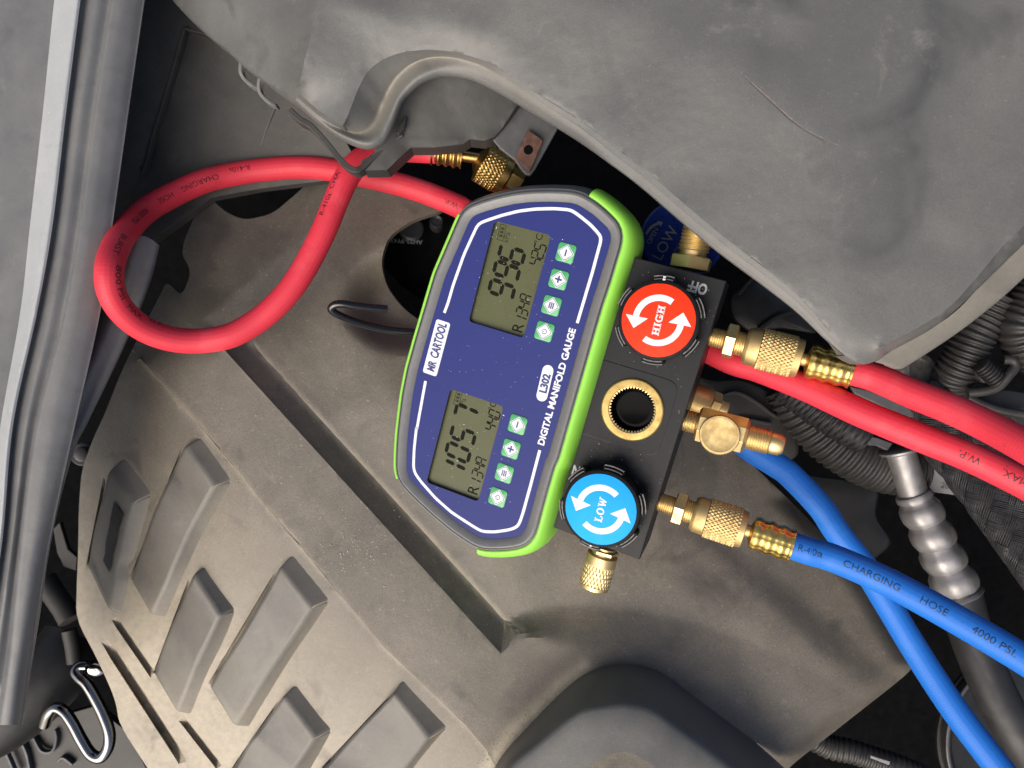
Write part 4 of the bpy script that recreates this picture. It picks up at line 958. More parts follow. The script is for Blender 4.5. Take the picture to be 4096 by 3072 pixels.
# slab-serif letters, drawn with strokes in a 10-high box
def slab(mb, ch, ox, put, t=2.2, s=1.1):
    def R(x0, y0, x1, y1): mb.add([put(ox + a, b) for a, b in ((x0, y0), (x1, y0), (x1, y1), (x0, y1))], [[0, 1, 2, 3]])
    def Q(*p): mb.add([put(ox + a, b) for a, b in p], [list(range(len(p)))])
    def arc(cx, cy, rx, ry, a0, a1, w, wy=None):
        wy = wy or w; n = 20; vs = []
        for k in range(n + 1):
            a = math.radians(a0 + (a1 - a0) * k / n)
            vs += [put(ox + cx + rx * math.cos(a), cy + ry * math.sin(a)), put(ox + cx + (rx - w) * math.cos(a), cy + (ry - wy) * math.sin(a))]
        mb.add(vs, [[2 * k, 2 * k + 1, 2 * k + 3, 2 * k + 2] for k in range(n)])
    if ch == 'H':
        R(1, 0, 1 + t, 10); R(6.2, 0, 6.2 + t, 10); R(1 + t, 4.3, 6.2, 5.8)
        for x in (0, 5.2):
            for y in (0, 10 - 1.5): R(x, y, x + t + 2, y + 1.5)
        return 10.6
    if ch == 'I':
        R(1, 0, 1 + t, 10); R(0, 0, t + 2, 1.5); R(0, 8.5, t + 2, 10); return 5.4
    if ch == 'G':
        arc(4.6, 5, 4.6, 5, 45, 360, t, 1.6); R(5, 3.6, 9.6, 5); R(7.2, 0.4, 9.2, 4.4); R(7.4, 7, 8.8, 9.6); return 10.4
    if ch == 'O': arc(4.7, 5, 4.7, 5, 0, 360, t + .2, 1.5); return 10.2
    if ch == 'L':
        R(1.2, 0, 1.2 + t, 10); R(0, 0, 8, 1.5); R(0, 8.5, 4.8, 10); R(6.6, 0, 8, 3.6); return 8.8
    if ch == 'W':
        Q((1, 10), (3, 10), (4.9, 2.6), (4.2, 0), (3, 0)); Q((6.2, 9), (7, 7), (4.8, 0), (3.4, 0)); Q((5.8, 9), (7.4, 9), (9, 2), (8, 0), (7.2, 0)); Q((10.4, 10), (11.8, 10), (8.9, 0), (7.6, 0))
        R(0, 8.7, 4.4, 10); R(9.2, 8.7, 12.8, 10); return 13
    return 6
def slab_word(word, cx, cy, size, ang, z, parent, mat, fn=None, sx=1.0):
    wds = {'H': 9.4, 'I': 4.2, 'G': 9.6, 'O': 9.4, 'L': 8, 'W': 12.8}; gap = 1.1
    tot = sum(wds[c] for c in word) + gap * (len(word) - 1); s = size / 10; ca, sa = math.cos(math.radians(ang)), math.sin(math.radians(ang)); mb = MB(); x = -tot / 2
    def put(a, b):
        a *= s * sx; b = (b - 5) * s; return W(cx + a * ca - b * sa, cy + a * sa + b * ca, z)
    for chh in word: slab(mb, chh, x, put); x += wds[chh] + gap
    return mb.build('lettering', mat, parent, smooth=None, recalc=False)

# the two valve knobs
ZK = 10.0
def knob(cpx, rpx, mat, word, dang, lugs, wsize, wsx):
    c = dev(*cpx, ZK); r = np.linalg.norm(dev(cpx[0] + rpx, cpx[1], ZK) - dev(cpx[0] - rpx, cpx[1], ZK)) / 2
    r = r * 0.985
    o = W(c[0], c[1], ZK)
    m = MB(); lathe(m, o, ez, [(-19, r * .40), (-16.5, r * .40), (-16.4, r * .62), (-12.5, r * .62), (-12.4, r * .45), (-9, r * .45)], 36); stem = m.build('valve_stem', 'brass_dark', gauge, smooth=30)
    m = MB(); lathe(m, o, ez, [(-13, r * .94), (-12, r * 1.06), (-1.6, r * 1.10), (-.6, r * 1.09), (-.1, r * 1.05), (-.1, .01)], 80); kn = m.build('knob', 'knob_black', gauge, smooth=35)
    for a in lugs:
        m = MB(); a0, a1 = math.radians(a - 75 - 15.5), math.radians(a - 75 + 15.5); nn = 10; rows = []
        prof = [(.98, -13), (1.20, -13), (1.245, -12.3), (1.25, -4.0), (1.235, -3.4), (1.205, -3.4), (1.20, -3.9), (1.18, -3.9), (1.175, -2.6), (1.15, -2.3), (1.115, -2.3), (1.11, -2.9), (1.10, -2.9), (1.095, -1.6), (1.05, -1.2), (.98, -1.2)]
        for k in range(nn + 1):
            q = a0 + (a1 - a0) * k / nn; e_ = abs(2 * k / nn - 1); sh = 1 - 0.05 * max(0, e_ - .75) / .25
            rows.append([W(c[0] + r * pr_ * (sh if pr_ > 1.06 else 1) * math.cos(q), c[1] + r * pr_ * (sh if pr_ > 1.06 else 1) * math.sin(q), ZK + z) for pr_, z in prof])
        lg = m.grid(rows, close_c=True, cap0=True, cap1=True).build('grip_lug', 'knob_black', kn, smooth=25)
        # rubbed lug edges, paled further to paint the light on their tops
        w_ = MB()
        for r0, r1, z0, z1 in ((1.205, 1.235, -3.4, -3.4), (1.118, 1.148, -2.3, -2.3)):
            w_.grid([[W(c[0] + r * rr * math.cos(q), c[1] + r * rr * math.sin(q), ZK + zz_ + .04) for rr, zz_ in ((r0, z0), (r1, z1))] for q in np.linspace(a0 + .04, a1 - .04, 10)])
        w_.build('worn_lit_edge', 'knob_worn_lit', kn, smooth=None, recalc=False)
    m = MB(); lathe(m, o, ez, [(-.1, r), (.25, r), (.3, r * .995), (.3, .01)], 96); disc = m.build('label_disc', mat, kn, smooth=30)
    z = ZK + 0.36
    def arrow(b):
        m = MB(); n = 28; ra, rb = r * .70, r * .53
        tail, head, tip = [math.radians(q - 75 + dang + b) for q in (53.5, 169, 198)]
        rows = []
        for k in range(n + 1):
            q = tail + (head - tail) * k / n; rows.append([W(c[0] + rr * math.cos(q), c[1] + rr * math.sin(q), z) for rr in (ra, rb)])
        m.grid(rows)
        m.add([W(c[0] + rr * math.cos(q), c[1] + rr * math.sin(q), z) for rr, q in ((r * .90, head + .005), (r * .285, head + .02), (r * .70, tip))], [[0, 1, 2]])
        m.build('arrow', 'white_print', disc, smooth=None, recalc=False)
    arrow(0); arrow(180)
    slab_word(word, c[0], c[1] - .2, wsize, 3.0, z + .02, disc, 'white_print', sx=wsx)
    return c, r, kn
kc, kr, k1 = knob(px('D', 943, 1043), 150.5, 'disc_red', 'HIGH', 0, (85, 146, 203, 262, 320, 17), 3.7, 1.12)
m = MB(); q = math.radians(84 - 75)
for rr, dzz, s in ((1.09, -1.0, 1.5), (1.17, -2.2, 1.3)): m.box(W(kc[0] + kr * rr * math.cos(q), kc[1] + kr * rr * math.sin(q), ZK + dzz), (s * MM, 1.3 * MM, .0004), DM)
m.build('pointer_mark', 'white_print', k1, smooth=None)
kc2, kr2, k2 = knob(px('G', 837, 751), 143.8, 'disc_blue', 'LOW', -9.5, (74, 130, 188, 254, 312, 10), 4.1, 1.0)
q = math.radians(256 - 75); MB().box(W(kc2[0] + kr2 * 1.1 * math.cos(q), kc2[1] + kr2 * 1.1 * math.sin(q), ZK - 1.2), (1.6 * MM, 1.0 * MM, .0004), DM).build('pointer_mark', 'white_print', k2, smooth=None)
t_ = dev(*px('D', 1485, 592), ZB); print_text('OFF', t_[0], t_[1], 7.6, 90, ZB + .06, block, 'off_print', bold=0.30, sx=.74)
t_ = dev(*px('G', 500, 230), ZB); print_text('ON', t_[0] + 0.5, t_[1] - 2.2, 7.6, 90, ZB + .06, block, 'off_print', bold=0.30, sx=.74)

# brass fittings screwed into the block
HF = ZB - 19
def hexnut(m, p0, d, t0, t1, r, phase=0.3):
    lathe(m, p0, d, [(t0, r * .84), (t0 + .7, r), (t1 - .7, r), (t1, r * .84)], 6, phase=phase)
def axis(zone, a, b, h=HF):
    A, B = dev(*px(zone, *a), h), dev(*px(zone, *b), h); wa, wb = W(*A, h), W(*B, h); return wa, (wb - wa).normalized(), (wb - wa).length * 1000
def outlet(zone, a, b, ts):
    """threaded stub, hex and second thread; ts = ends as fractions of the traced length"""
    p0, d, L = axis(zone, a, b); t = [q * L for q in ts]
    par = thing_part = MB(); lathe(par, p0, d, thread_prof(-2, t[0], 5.3, 1.2, .5), 36); hexnut(par, p0, d, t[0], t[1], 9.6, .45); lathe(par, p0, d, thread_prof(t[1], t[2], 6.5, 1.2, .5), 36)
    par.build('outlet_fitting', 'brass', gauge, smooth=30)
    return p0, d, L, t[2]
hiA = outlet('Z3', (1005, 915), (2040, 1172), (.10, .185, .27))
loA = outlet('Z4', (640, 848), (1600, 1165), (.10, .19, .27))
# upper end fitting
p0, d, L = axis('Z3', (848, 410), (915, 90)); m = MB(); hexnut(m, p0, d, -1, 6.5, 11.4, .2); lathe(m, p0, d, [(6.4, 7.2), (9, 7.2)] + thread_prof(9, 26, 8.2, 1.8, .75), 40); lathe(m, p0, d, [(26, 6), (31, 4.6)], 30); m.build('end_fitting', 'brass', gauge, smooth=30)
# knurled cap at the lower end
p0, d, L = axis('Z4', (215, 1195), (135, 1480)); m = MB(); lathe(m, p0, d, [(-2, 6.5), (3, 6.6), (3.1, 8.8), (5, 9.0), (8.5, 9.0), (8.6, 8.6)], 40); hexnut(m, p0, d, -1.0, 2.0, 8.6, .1)
knurl(m, p0, d, 8.6, L * .86, 9.0, n=30, depth=.7, pitch=5.2, spa=6, skew=1); lathe(m, p0, d, [(L * .86, 8.9), (L * .95, 8.6), (L * 1.0, 7.2), (L * 1.0, .01)], 40); m.build('knurled_cap', 'brass', gauge, smooth=40)
# tee valve in the middle
p0, d, L = axis('Z4', (825, 245), (1540, 432)); m = MB(); lathe(m, p0, d, thread_prof(-2, L * .11, 6.0, 1.2, .5), 36); lathe(m, p0, d, [(L * .11, 8.5), (L * .13, 10.2), (L * .60, 10.2), (L * .63, 8.5)], 8, phase=.39)
lathe(m, p0, d, thread_prof(L * .63, L * .86, 6.8, 1.3, .6), 36); lathe(m, p0, d, [(L * .86, 5.6), (L * .88, 5.9), (L * .96, 5.7), (L, 4.4), (L, 2)], 32); tee = m.build('tee_valve', 'brass', gauge, smooth=30, bevel=0.0004)
cp = dev(*px('Z4', 1065, 352), HF + 12); cw = W(*cp, HF); m = MB()
lathe(m, cw, ez, [(2, 9.2), (8.5, 9.6), (8.6, 10.3)], 60); lathe(m, cw, ez, [(8.6, 10.5), (11.5, 10.5), (12.2, 10.1), (12.3, 9.0), (12.1, 8.6), (12.1, 5), (12.0, .01)], 90, fr=lambda t, a: 1 + (0.012 * math.cos(45 * a) if t < 11.6 else 0))
m.build('tee_cap', 'brass_cap', tee, smooth=30)

# fine lint and dust specks on the gauge and block
m = MB()
for k in range(420):
    if k < 230:
        x_, y_ = random.uniform(-135, 35), random.uniform(-40, 24); z_ = .1
        if not any(True for _ in [0] if np.min(((panel - (x_, y_)) ** 2).sum(1)) > 9) or not (-130 < x_ < 32 and -34 < y_ < 22): continue
        if any(abs(x_ - c_[0]) < LH[0] and abs(y_ - c_[1]) < LH[1] for c_ in LC): z_ = ZL + .05
    else:
        x_, y_ = random.uniform(xb + 2, xt - 2), random.uniform(yr + 1, yr + 42); z_ = ZB + .03
        if math.hypot(x_ - sc_[0], y_ - sc_[1]) < srad * 1.02: continue
    r_ = random.uniform(.06, .16) * (2 if random.random() < .05 else 1); a_ = random.random() * 3.1; e_ = random.uniform(1, 2.6)
    ca_, sa_ = math.cos(a_), math.sin(a_)
    m.add([W(x_ + (p * ca_ * e_ - q * sa_) * r_, y_ + (p * sa_ * e_ + q * ca_) * r_, z_ + w_ * r_) for p, q, w_ in ((1, 0, 0), (0, 1, 0), (-1, 0, 0), (0, -1, 0), (0, 0, .6))], [[0, 1, 4], [1, 2, 4], [2, 3, 4], [3, 0, 4]])
dsp = m.build('dust_specks', 'white_print', gauge, smooth=None); dsp['kind'] = 'stuff'
# ================================================================== charging hoses
HR = 7.3
def coupling(hose, p0, d, L, t0, r=11.2, name='coupling'):
    m = MB(); a = t0
    lathe(m, p0, d, [(a - 1.5, 8.6), (a, 9.7), (a + .6, 10.0), (a + L * .085, 10.2), (a + L * .09, 9.6)], 48)
    t1 = L * .60
    knurl(m, p0, d, a + L * .09, t1, r, n=34, depth=.75, pitch=2.9, spa=6)
    lathe(m, p0, d, [(t1, 10.4), (t1 + .4, 10.3), (t1 + L * .045, 9.9), (t1 + L * .05, 8.9), (t1 + L * .05, 3)], 48)
    lathe(m, p0, d, [(t1 + L * .045, 3.3), (L * .70, 3.3)], 24)
    c = m.build('coupling', 'brass_dull', hose, smooth=30)
    m = MB(); prof = []; f0, f1 = L * .685, L
    for k in range(64):
        q = k / 63; t = f0 + (f1 - f0) * q
        r_ = 8.7 + 0.42 * math.cos(q * 2 * math.pi * 3.4 + math.pi * .9); r_ = r_ * min(1, .45 + q * 9) if q < .06 else r_
        if q > .94: r_ = 8.6 + (q - .94) * 8
        prof.append((t, r_))
    lathe(m, p0, d, prof, 64, fr=lambda t, a: 1 + 0.022 * abs(math.sin(4 * a)) - 0.02 * (math.cos(8 * a) > .93))
    m.build('ferrule', 'ferrule_brass', hose, smooth=45)
def fdir(p0, d, L, e): return p0 + d * ((L + e) * MM)
# red hose on the HIGH outlet
p0, d, L, t2 = hiA; e0, e1 = fdir(p0, d, L, -6), fdir(p0, d, L, 10)
ha = thing('charging_hose', e0, 'short red charging hose screwed by brass coupling to the red high side outlet', 'hose', 'refrigerant charging hoses')
coupling(ha, p0, d, L, t2)
zA = e1.z * 1000; print('zA', zA)
pA = Path([e0, e1] + [P(*px('Z5', x, y), z) for x, y, z in ((1380, 598, zA + 12), (1680, 718, zA + 24), (1940, 840, zA + 36), (2210, 985, zA + 50), (2420, 1110, zA + 60))], 160, world=True)
tube(pA, HR).build('hose_tube', 'red_hose', ha, smooth=60)
# red hose looping round on the left and passing under the gauge
hb = thing('charging_hose', P(1000, 1000, -20), 'long red charging hose looping on the left and running under the gauge to the right', 'hose', 'refrigerant charging hoses')
lp = zp('Z5', [(2480, 1420, 56), (2205, 1262, 50), (1800, 1065, 42), (1400, 905, 34), (1000, 740, 24), (600, 555, 10), (250, 420, -4), (0, 340, -14)]) + \
    F((1440, 705, -38), (1300, 610, -62), (1150, 525, -74), (1000, 452, -72)) + zp('T2', [(1500, 1315, -72), (1250, 1212, -73), (1000, 1140, -72), (700, 1078, -72), (470, 1058, -71), (200, 1078, -70), (0, 1112, -66)]) + \
    zp('T1', [(1500, 1338, -60), (1300, 1425, -52), (1080, 1550, -38)]) + zp('T4', [(930, 225, -16), (845, 370, -2), (805, 520, 6), (822, 680, 4), (910, 830, -4), (1060, 950, -14), (1250, 1022, -22), (1470, 1040, -28), (1700, 1000, -30), (1900, 890, -32), (2060, 752, -32), (2190, 592, -32)]) + \
    zp('T2', [(560, 1590, -32), (640, 1425, -32), (700, 1275, -33), (765, 1130, -34), (840, 1030, -37), (950, 962, -40), (1080, 945, -40), (1200, 948, -40), (1330, 955, -40)])
pB = Path(lp, 620)
tube(pB, HR).build('hose_tube', 'red_hose', hb, smooth=60)
rp = hb
for s, zone, x, y, dx in (('W.P.', 'Z5', 1785, 1062, 0), ('MAX.', 'Z5', 2100, 1200, 0), ('W.P.', 'T2', 1440, 1290, 0), ('R-410a', 'T1', 1775, 1243, 0), ('CHARGING', 'T1', 1452, 1350, 0), ('HOSE', 'T1', 1180, 1485, 0), ('4000 PSI', 'T4', 985, 178, 0), ('BURST', 'T4', 857, 392, 0),
                          ('800 PSI', 'T4', 868, 610, 0), ('MAX.', 'T4', 965, 790, 0), ('W.P.', 'T4', 1135, 893, 0), ('R-410a', 'T2', 628, 1310, 0), ('CHA', 'T2', 690, 1150, 0)):
    sz = 5.0 if zone in ('Z5',) else 4.6
    wrap_text(pB, HR, s, sz, *px(zone, x, y), hb, 'hose_print', sx=1.06 if zone != 'T4' else 1.2)
# service end of the looped hose
sA = P(*px('T2', 1310, 955), -40); sB = P(*px('T2', 1500, 985), -41); d2 = (sB - sA).normalized(); L2 = (sB - sA).length * 1000
m = MB(); prof = [(L2 * k / 47, 7.2 + .75 * math.cos(k / 47 * 2 * math.pi * 4) + (0.3 if k < 2 else 0)) for k in range(48)]; lathe(m, sA, d2, prof, 40); lathe(m, sA, d2, [(L2, 5), (L2 + .2, 3.4), (L2 + 14, 3.2)], 24); m.build('ferrule', 'brass_dark', hb, smooth=40)
kA = P(*px('T2', 1590, 1005), -43); kB = P(*px('T2', 1830, 1150), -50); d3 = (kB - kA).normalized(); L3 = (kB - kA).length * 1000
m = MB(); lathe(m, kA, d3, [(-1, 3.5), (2, 8), (L3 * .12, 11.5)], 40); knurl(m, kA, d3, L3 * .12, L3 * .62, 12.6, n=34, depth=.8, pitch=2.9); lathe(m, kA, d3, [(L3 * .62, 11.9), (L3 * .78, 11.8), (L3 * .8, 8)], 40); hexnut(m, kA, d3, L3 * .8, L3 * 1.15, 8.5); m.build('coupling', 'brass_dark', hb, smooth=35)
# blue hose on the LOW outlet
p0, d, L, t2 = loA; e0, e1 = fdir(p0, d, L, -6), fdir(p0, d, L, 9)
hc = thing('charging_hose', e0, 'blue charging hose with printed lettering, screwed by brass coupling to the low side outlet', 'hose', 'refrigerant charging hoses')
coupling(hc, p0, d, L, t2)
zE = e1.z * 1000
pC = Path([e0, e1] + [P(*px('Z6', x, y), z) for x, y, z in ((720, 220, zE + 6), (950, 315, zE + 12), (1180, 425, zE + 18), (1420, 555, zE + 24), (1650, 685, zE + 30), (1880, 820, zE + 36), (2060, 930, zE + 40), (2300, 1080, zE + 46))], 200, world=True)
tube(pC, HR).build('hose_tube', 'blue_hose', hc, smooth=60)
for s, x, y in (('R-410a', 585, 180), ('CHARGING', 992, 335), ('HOSE', 1405, 540), ('4000 PSI.', 1810, 775)):
    wrap_text(pC, HR, s, 5.0, *px('Z6', x, y), hc, 'hose_print_blue', sx=1.08)
# blue hose beneath, from behind the block to the lower right
hd = thing('charging_hose', P(3100, 1900, -40), 'second blue charging hose crossing under the other and running to the lower right corner', 'hose', 'refrigerant charging hoses')
pD = Path(zp('Z4', [(960, 170, -36), (1100, 280, -36), (1290, 450, -34), (1480, 570, -32)]) + zp('Z5', [(480, 1200, -30), (700, 1430, -28)]) + zp('Z6', [(770, 55, -26), (960, 300, -24), (1110, 540, -22), (1260, 790, -19), (1430, 1060, -14), (1600, 1310, -8), (1790, 1560, -2), (2000, 1830, 4)]), 220)
tube(pD, HR + .2).build('hose_tube', 'blue_hose', hd, smooth=60)
qa = P(*px('Z4', 890, 85), -30); qb = P(*px('Z4', 1110, 165), -30); d4 = (qb - qa).normalized(); L4 = (qb - qa).length * 1000
m = MB(); lathe(m, qa, d4, [(-6, 8), (0, 9.2), (L4 * .4, 9.3), (L4 * .42, 8)], 40); hexnut(m, qa, d4, L4 * .42, L4 * .75, 8.4); lathe(m, qa, d4, [(L4 * .75, 5.5), (L4, 5.5)], 30); m.build('coupling', 'brass_dull', hd, smooth=35)

# blue low-side quick coupler deep behind the block
qc = thing('quick_coupler', P(*px('Z3', 790, 190), -45), 'dark blue round quick coupler marked LOW, half hidden behind the block and airbox', 'coupler')
qz = P(*px('Z3', 790, 190), -45); qd = Vector((-0.12, 0.1, 1)).normalized(); m = MB()
lathe(m, qz, qd, [(-30, 14), (-18, 16), (-17, 24), (-2, 25.2), (-.6, 24.6), (0, 23.4), (-.4, 22), (-.4, .01)], 72, fr=lambda t, a: 1 + (0.012 * math.cos(30 * a) if -17 < t < -1.5 else 0)); m.build('coupler_body', 'coupler_blue', qc, smooth=35)
def on_plane(zone, x, y, ang, s, size, mat, parent, bold=0.03):
    qx, qy, qdd = frame_axes(qd); c = P(*px(zone, x, y), -45) + qd * 0.0006
    ax = Vector((math.cos(math.radians(ang)), math.sin(math.radians(ang)), 0)); ax = (ax - qd * ax.dot(qd)).normalized(); ay = qd.cross(ax)
    bm_to(MB(), text_mesh(s, size, bold=bold), lambda a, b: c + ax * a * MM + ay * b * MM).build('lettering', mat, parent, smooth=None, recalc=False)
on_plane('Z3', 665, 225, 60, 'LOW', 9.5, 'tag_print', qc); on_plane('Z3', 570, 175, 62, 'OPEN', 4.2, 'tag_print', qc); on_plane('Z3', 755, 275, 60, 'CLOSED', 4.2, 'tag_print', qc)
pa_ = Path([P(*px('Z3', x, y), -44.2) for x, y in ((525, 160), (550, 120), (585, 92), (615, 80))], 20, world=True)
ribbon(pa_, 1.6, .4, 'arrow', 'tag_print', qc)
plate('Z3', [(605, 62), (648, 70), (632, 102)], -44.0, .4, 'arrow_head', 'tag_print', qc, bevel=0)

# ================================================================== engine bay clutter
def corrug(pts, r, pitch, amp, name, mat, label, cat, n=None, group=None, flat=0.0, parent=None):
    q = Path(pts, 40); n = int(q.L * 1000 / pitch * 8); q = Path(pts, max(40, n))
    o = parent or thing(name, Vector(q.p[len(q.p) // 2]), label, cat, group)
    tube(q, r, 30, fr=lambda s, a: 1 + amp * math.tanh(2.2 * math.sin(2 * math.pi * s / pitch))).build('corrugated_tube', mat, o, smooth=50); return o
G1 = 'black corrugated wiring conduits'
corrug(zp('Z5', [(2010, -120, -20), (1930, 20, -22), (1840, 170, -24), (1760, 330, -28), (1680, 480, -34), (1640, 620, -44)]), 11, 3.4, .07, 'wiring_conduit', 'conduit_plastic', 'thick black corrugated conduit coming down from behind the airbox corner at right', 'conduit', group=G1)
corrug(zp('Z5', [(2330, -160, -10), (2240, -20, -12), (2180, 110, -14), (2230, 230, -16), (2330, 330, -18)]), 12, 3.4, .07, 'wiring_conduit', 'conduit_plastic', 'black corrugated conduit bending at the right edge below the airbox', 'conduit', group=G1)
corrug(zp('Z5', [(480, 520, -78), (600, 720, -76), (760, 900, -74), (960, 1040, -72), (1180, 1130, -72), (1420, 1160, -74)]), 17, 4.6, .05, 'wiring_conduit', 'conduit_plastic', 'wide dark corrugated duct curving below the red hoses in the middle right', 'duct')
corrug(zp('Z6', [(560, 1430, -104), (700, 1510, -102), (860, 1545, -100), (1000, 1590, -98), (1180, 1650, -96), (1350, 1720, -95)]), 7.6, 3.6, .08, 'wiring_conduit', 'conduit_plastic', 'small dark ribbed tube below the engine cover corner at the bottom edge', 'tube')
# tape-wrapped loom
tl_ = thing('taped_loom', P(*px('Z5', 800, 760), -56), 'wrinkled black tape wrapped wiring loom under the red hoses', 'wiring loom')
tp = Path(zp('Z5', [(440, 540, -66), (600, 660, -62), (760, 770, -58), (900, 850, -55), (1030, 920, -54)]), 160)
tube(tp, 10.5, 36, fr=lambda s, a: 1 + .035 * math.sin(s * 1.9 + 2.2 * a) + .03 * math.sin(s * 3.7 - 3 * a + 1) + .02 * math.sin(s * .9 + a)).build('tape_wrap', 'black_rubber', tl_, smooth=60)
plate('Z5', [(1050, 905), (1130, 925), (1240, 965), (1200, 1020), (1130, 985), (1060, 980)], -46, 5, 'tape_end', 'steel_grey', tl_)
# aluminium air-conditioning line with its crimped end and rubber hose
ac = thing('refrigerant_pipe', P(*px('Z5', 1400, 1300), -45), 'bare aluminium air conditioning pipe with ridged crimp running into a black rubber hose', 'pipe')
a0p = P(*px('Z5', 1290, 1010), -52); a1p = P(*px('Z5', 1390, 1345), -52); da = (a1p - a0p).normalized(); La = (a1p - a0p).length * 1000
m = MB(); lathe(m, a0p, da, [(-1, 10.5), (0, 12), (1.2, 12), (2.5, 8.9), (4, 8.4), (La * .96, 8.6), (La * .98, 9.6)], 40); m.build('pipe', 'aluminium', ac, smooth=40)
b0p = a1p; b1p = P(*px('Z6', 1605, 478), -50); db = (b1p - b0p).normalized(); Lb = (b1p - b0p).length * 1000
prof = [(-1.5, 8), (-1, 10.2), (.5, 10.8), (2.5, 10.8), (3, 9.6), (4.5, 9.6)]
for k in range(4):
    c0 = 5.5 + (Lb - 6) * k / 4; w_ = (Lb - 6) / 4; rm = (12.6, 13.0, 13.0, 13.6)[k]
    prof += [(c0 + w_ * .06, rm - 1.6), (c0 + w_ * .2, rm - .3), (c0 + w_ * .4, rm), (c0 + w_ * .6, rm - .2), (c0 + w_ * .78, rm - 1.2), (c0 + w_ * .86, rm - 2.2)]
prof += [(Lb - .9, 13.2), (Lb - .3, 13.6), (Lb, 13.4), (Lb, 9)]
m = MB(); lathe(m, b0p, db, prof, 56, fr=lambda t, a: 1 + .014 * math.cos(8 * a + t * .03)); m.build('crimp_ferrule', 'aluminium', ac, smooth=50)
rh = Path([b1p - db * .01, b1p] + [P(*px('Z6', x, y), z) for x, y, z in ((1660, 690, -48), (1760, 960, -46), (1900, 1260, -44), (2080, 1560, -42), (2280, 1850, -40))], 80, world=True)
tube(rh, 12.2, 32).build('rubber_hose', 'black_rubber', ac, smooth=60)
# braided sleeve
bs = thing('braided_sleeve', P(*px('Z5', 1850, 1150), -20), 'black woven braided sleeve over a hose at the right edge', 'sleeve')
bpth = Path(zp('Z5', [(1380, 620, -42), (1560, 810, -36), (1760, 1040, -30), (1960, 1290, -26), (2130, 1520, -24), (2330, 1800, -22), (2560, 2120, -20)]), 220)
tube(bpth, 16.6, 32).build('inner_hose', 'void', bs, smooth=60)
m = MB(); NS = 22; pitch = 34.0; wst = 4.0
for sgn in (1, -1):
    for k in range(NS):
        for sub in (-.34, 0, .34):
            rows = []; n = 260
            for i in range(n + 1):
                sarc = bpth.L * 1000 * i / n; a = sgn * 2 * math.pi * sarc / (pitch * 3.1) + 2 * math.pi * k / NS
                ph = (sgn * 2 * math.pi * sarc / (pitch * 3.1) * 2 * NS / (2 * math.pi) + (k if sgn > 0 else k)) 
                lift = .45 * math.tanh(2.5 * math.sin(math.pi * ph / 2 + (0 if sgn > 0 else math.pi) + math.pi / 4 + k * math.pi / 2 * 0))
                p_, N_, U_, T_ = bpth.p, None, None, None
                j = i * (bpth.n - 1) / n; j0 = min(int(j), bpth.n - 2); fr_ = j - j0
                c_ = bpth.p[j0] * (1 - fr_) + bpth.p[j0 + 1] * fr_; Nn = bpth.N[j0]; Uu = bpth.U[j0]; Tt = bpth.t[j0]
                rad = Nn * math.cos(a) + Uu * math.sin(a); tan = -Nn * math.sin(a) + Uu * math.cos(a)
                side = np.cross(rad, Tt + tan * sgn * .95); side /= np.linalg.norm(side)
                r0 = 17.3 + lift
                cc = c_ + rad * r0 * MM + side * sub * wst * MM * .78
                rows.append([Vector(cc + side * .42 * MM), Vector(cc + rad * .3 * MM), Vector(cc - side * .42 * MM)])
            m.grid(rows)
bro = m.build('woven_strands', 'braid', bs, smooth=60); bro['kind'] = 'stuff'
# pale tag, coil bracket, castings
tg = thing('paper_tag', P(*px('Z5', 1620, 1200), -60), 'pale grey tag with faint stamped numbers behind the aluminium pipe', 'tag')
plate('Z5', [(1480, 1060), (1620, 1080), (1700, 1180), (1830, 1320), (1810, 1362), (1500, 1320), (1460, 1240)], -62, 2, 'tag_plate', 'pale_plastic', tg)
tc_ = P(*px('Z5', 1680, 1290), -61.6); ax_ = Vector((.97, -.2, 0)).normalized(); ay_ = Vector((0, 0, 1)).cross(ax_)
bm_to(MB(), text_mesh('201118', 5.0), lambda a, b: tc_ + ax_ * a * MM + ay_ * b * MM).build('lettering', 'tag_print', tg, smooth=None, recalc=False)
cb = thing('coil_bracket', P(*px('Z5', 1950, 450), -20), 'small black bracket with a ribbed screw at the right edge under the conduit', 'bracket')
tube(Path(zp('Z5', [(1790, 590, -22), (1900, 580, -20), (2010, 545, -18), (2080, 470, -16), (2135, 400, -15), (2120, 350, -15), (2050, 345, -16)]), 60), 3.0, 12).build('wire_frame', 'conduit_plastic', cb, smooth=60)
plate('Z5', [(1840, 350), (1950, 355), (2060, 400), (2040, 500), (1960, 540), (1900, 520), (1850, 450)], -20, 8, 'clip_body', 'conduit_plastic', cb, bevel=.0015)
s0 = P(*px('Z5', 1900, 400), -14); s1 = P(*px('Z5', 1990, 480), -14); m = MB(); lathe(m, s0, s1 - s0, thread_prof(-2, (s1 - s0).length * 1000 + 3, 5.2, 2.0, 1.0), 30); m.build('screw', 'conduit_plastic', cb, smooth=30)
def casting(name, zone, pts, z, h, label, cat, mat='cast_metal', seams=()):
    o = thing(name, P(*px(zone, *pts[0]), z), label, cat); q = np.array(zp(zone, pts)); c = q.mean(0); q = smoothp(fine(q, 60), 3); rows = []
    for f, dz_ in ((1.0, -h), (1.0, -3), (.965, -.8), (.92, 0), (.5, 1.0), (.05, 1.2)): rows.append([P(*(c + (p - c) * f), z + dz_) for p in q])
    b = MB().grid(rows, close_c=True, cap1=True).build('casting_body', mat, o, smooth=50)
    for s in seams: ribbon(Path(zp(zone, s), 30), 2.2, 3, 'casting_rib', mat, o)
    return o
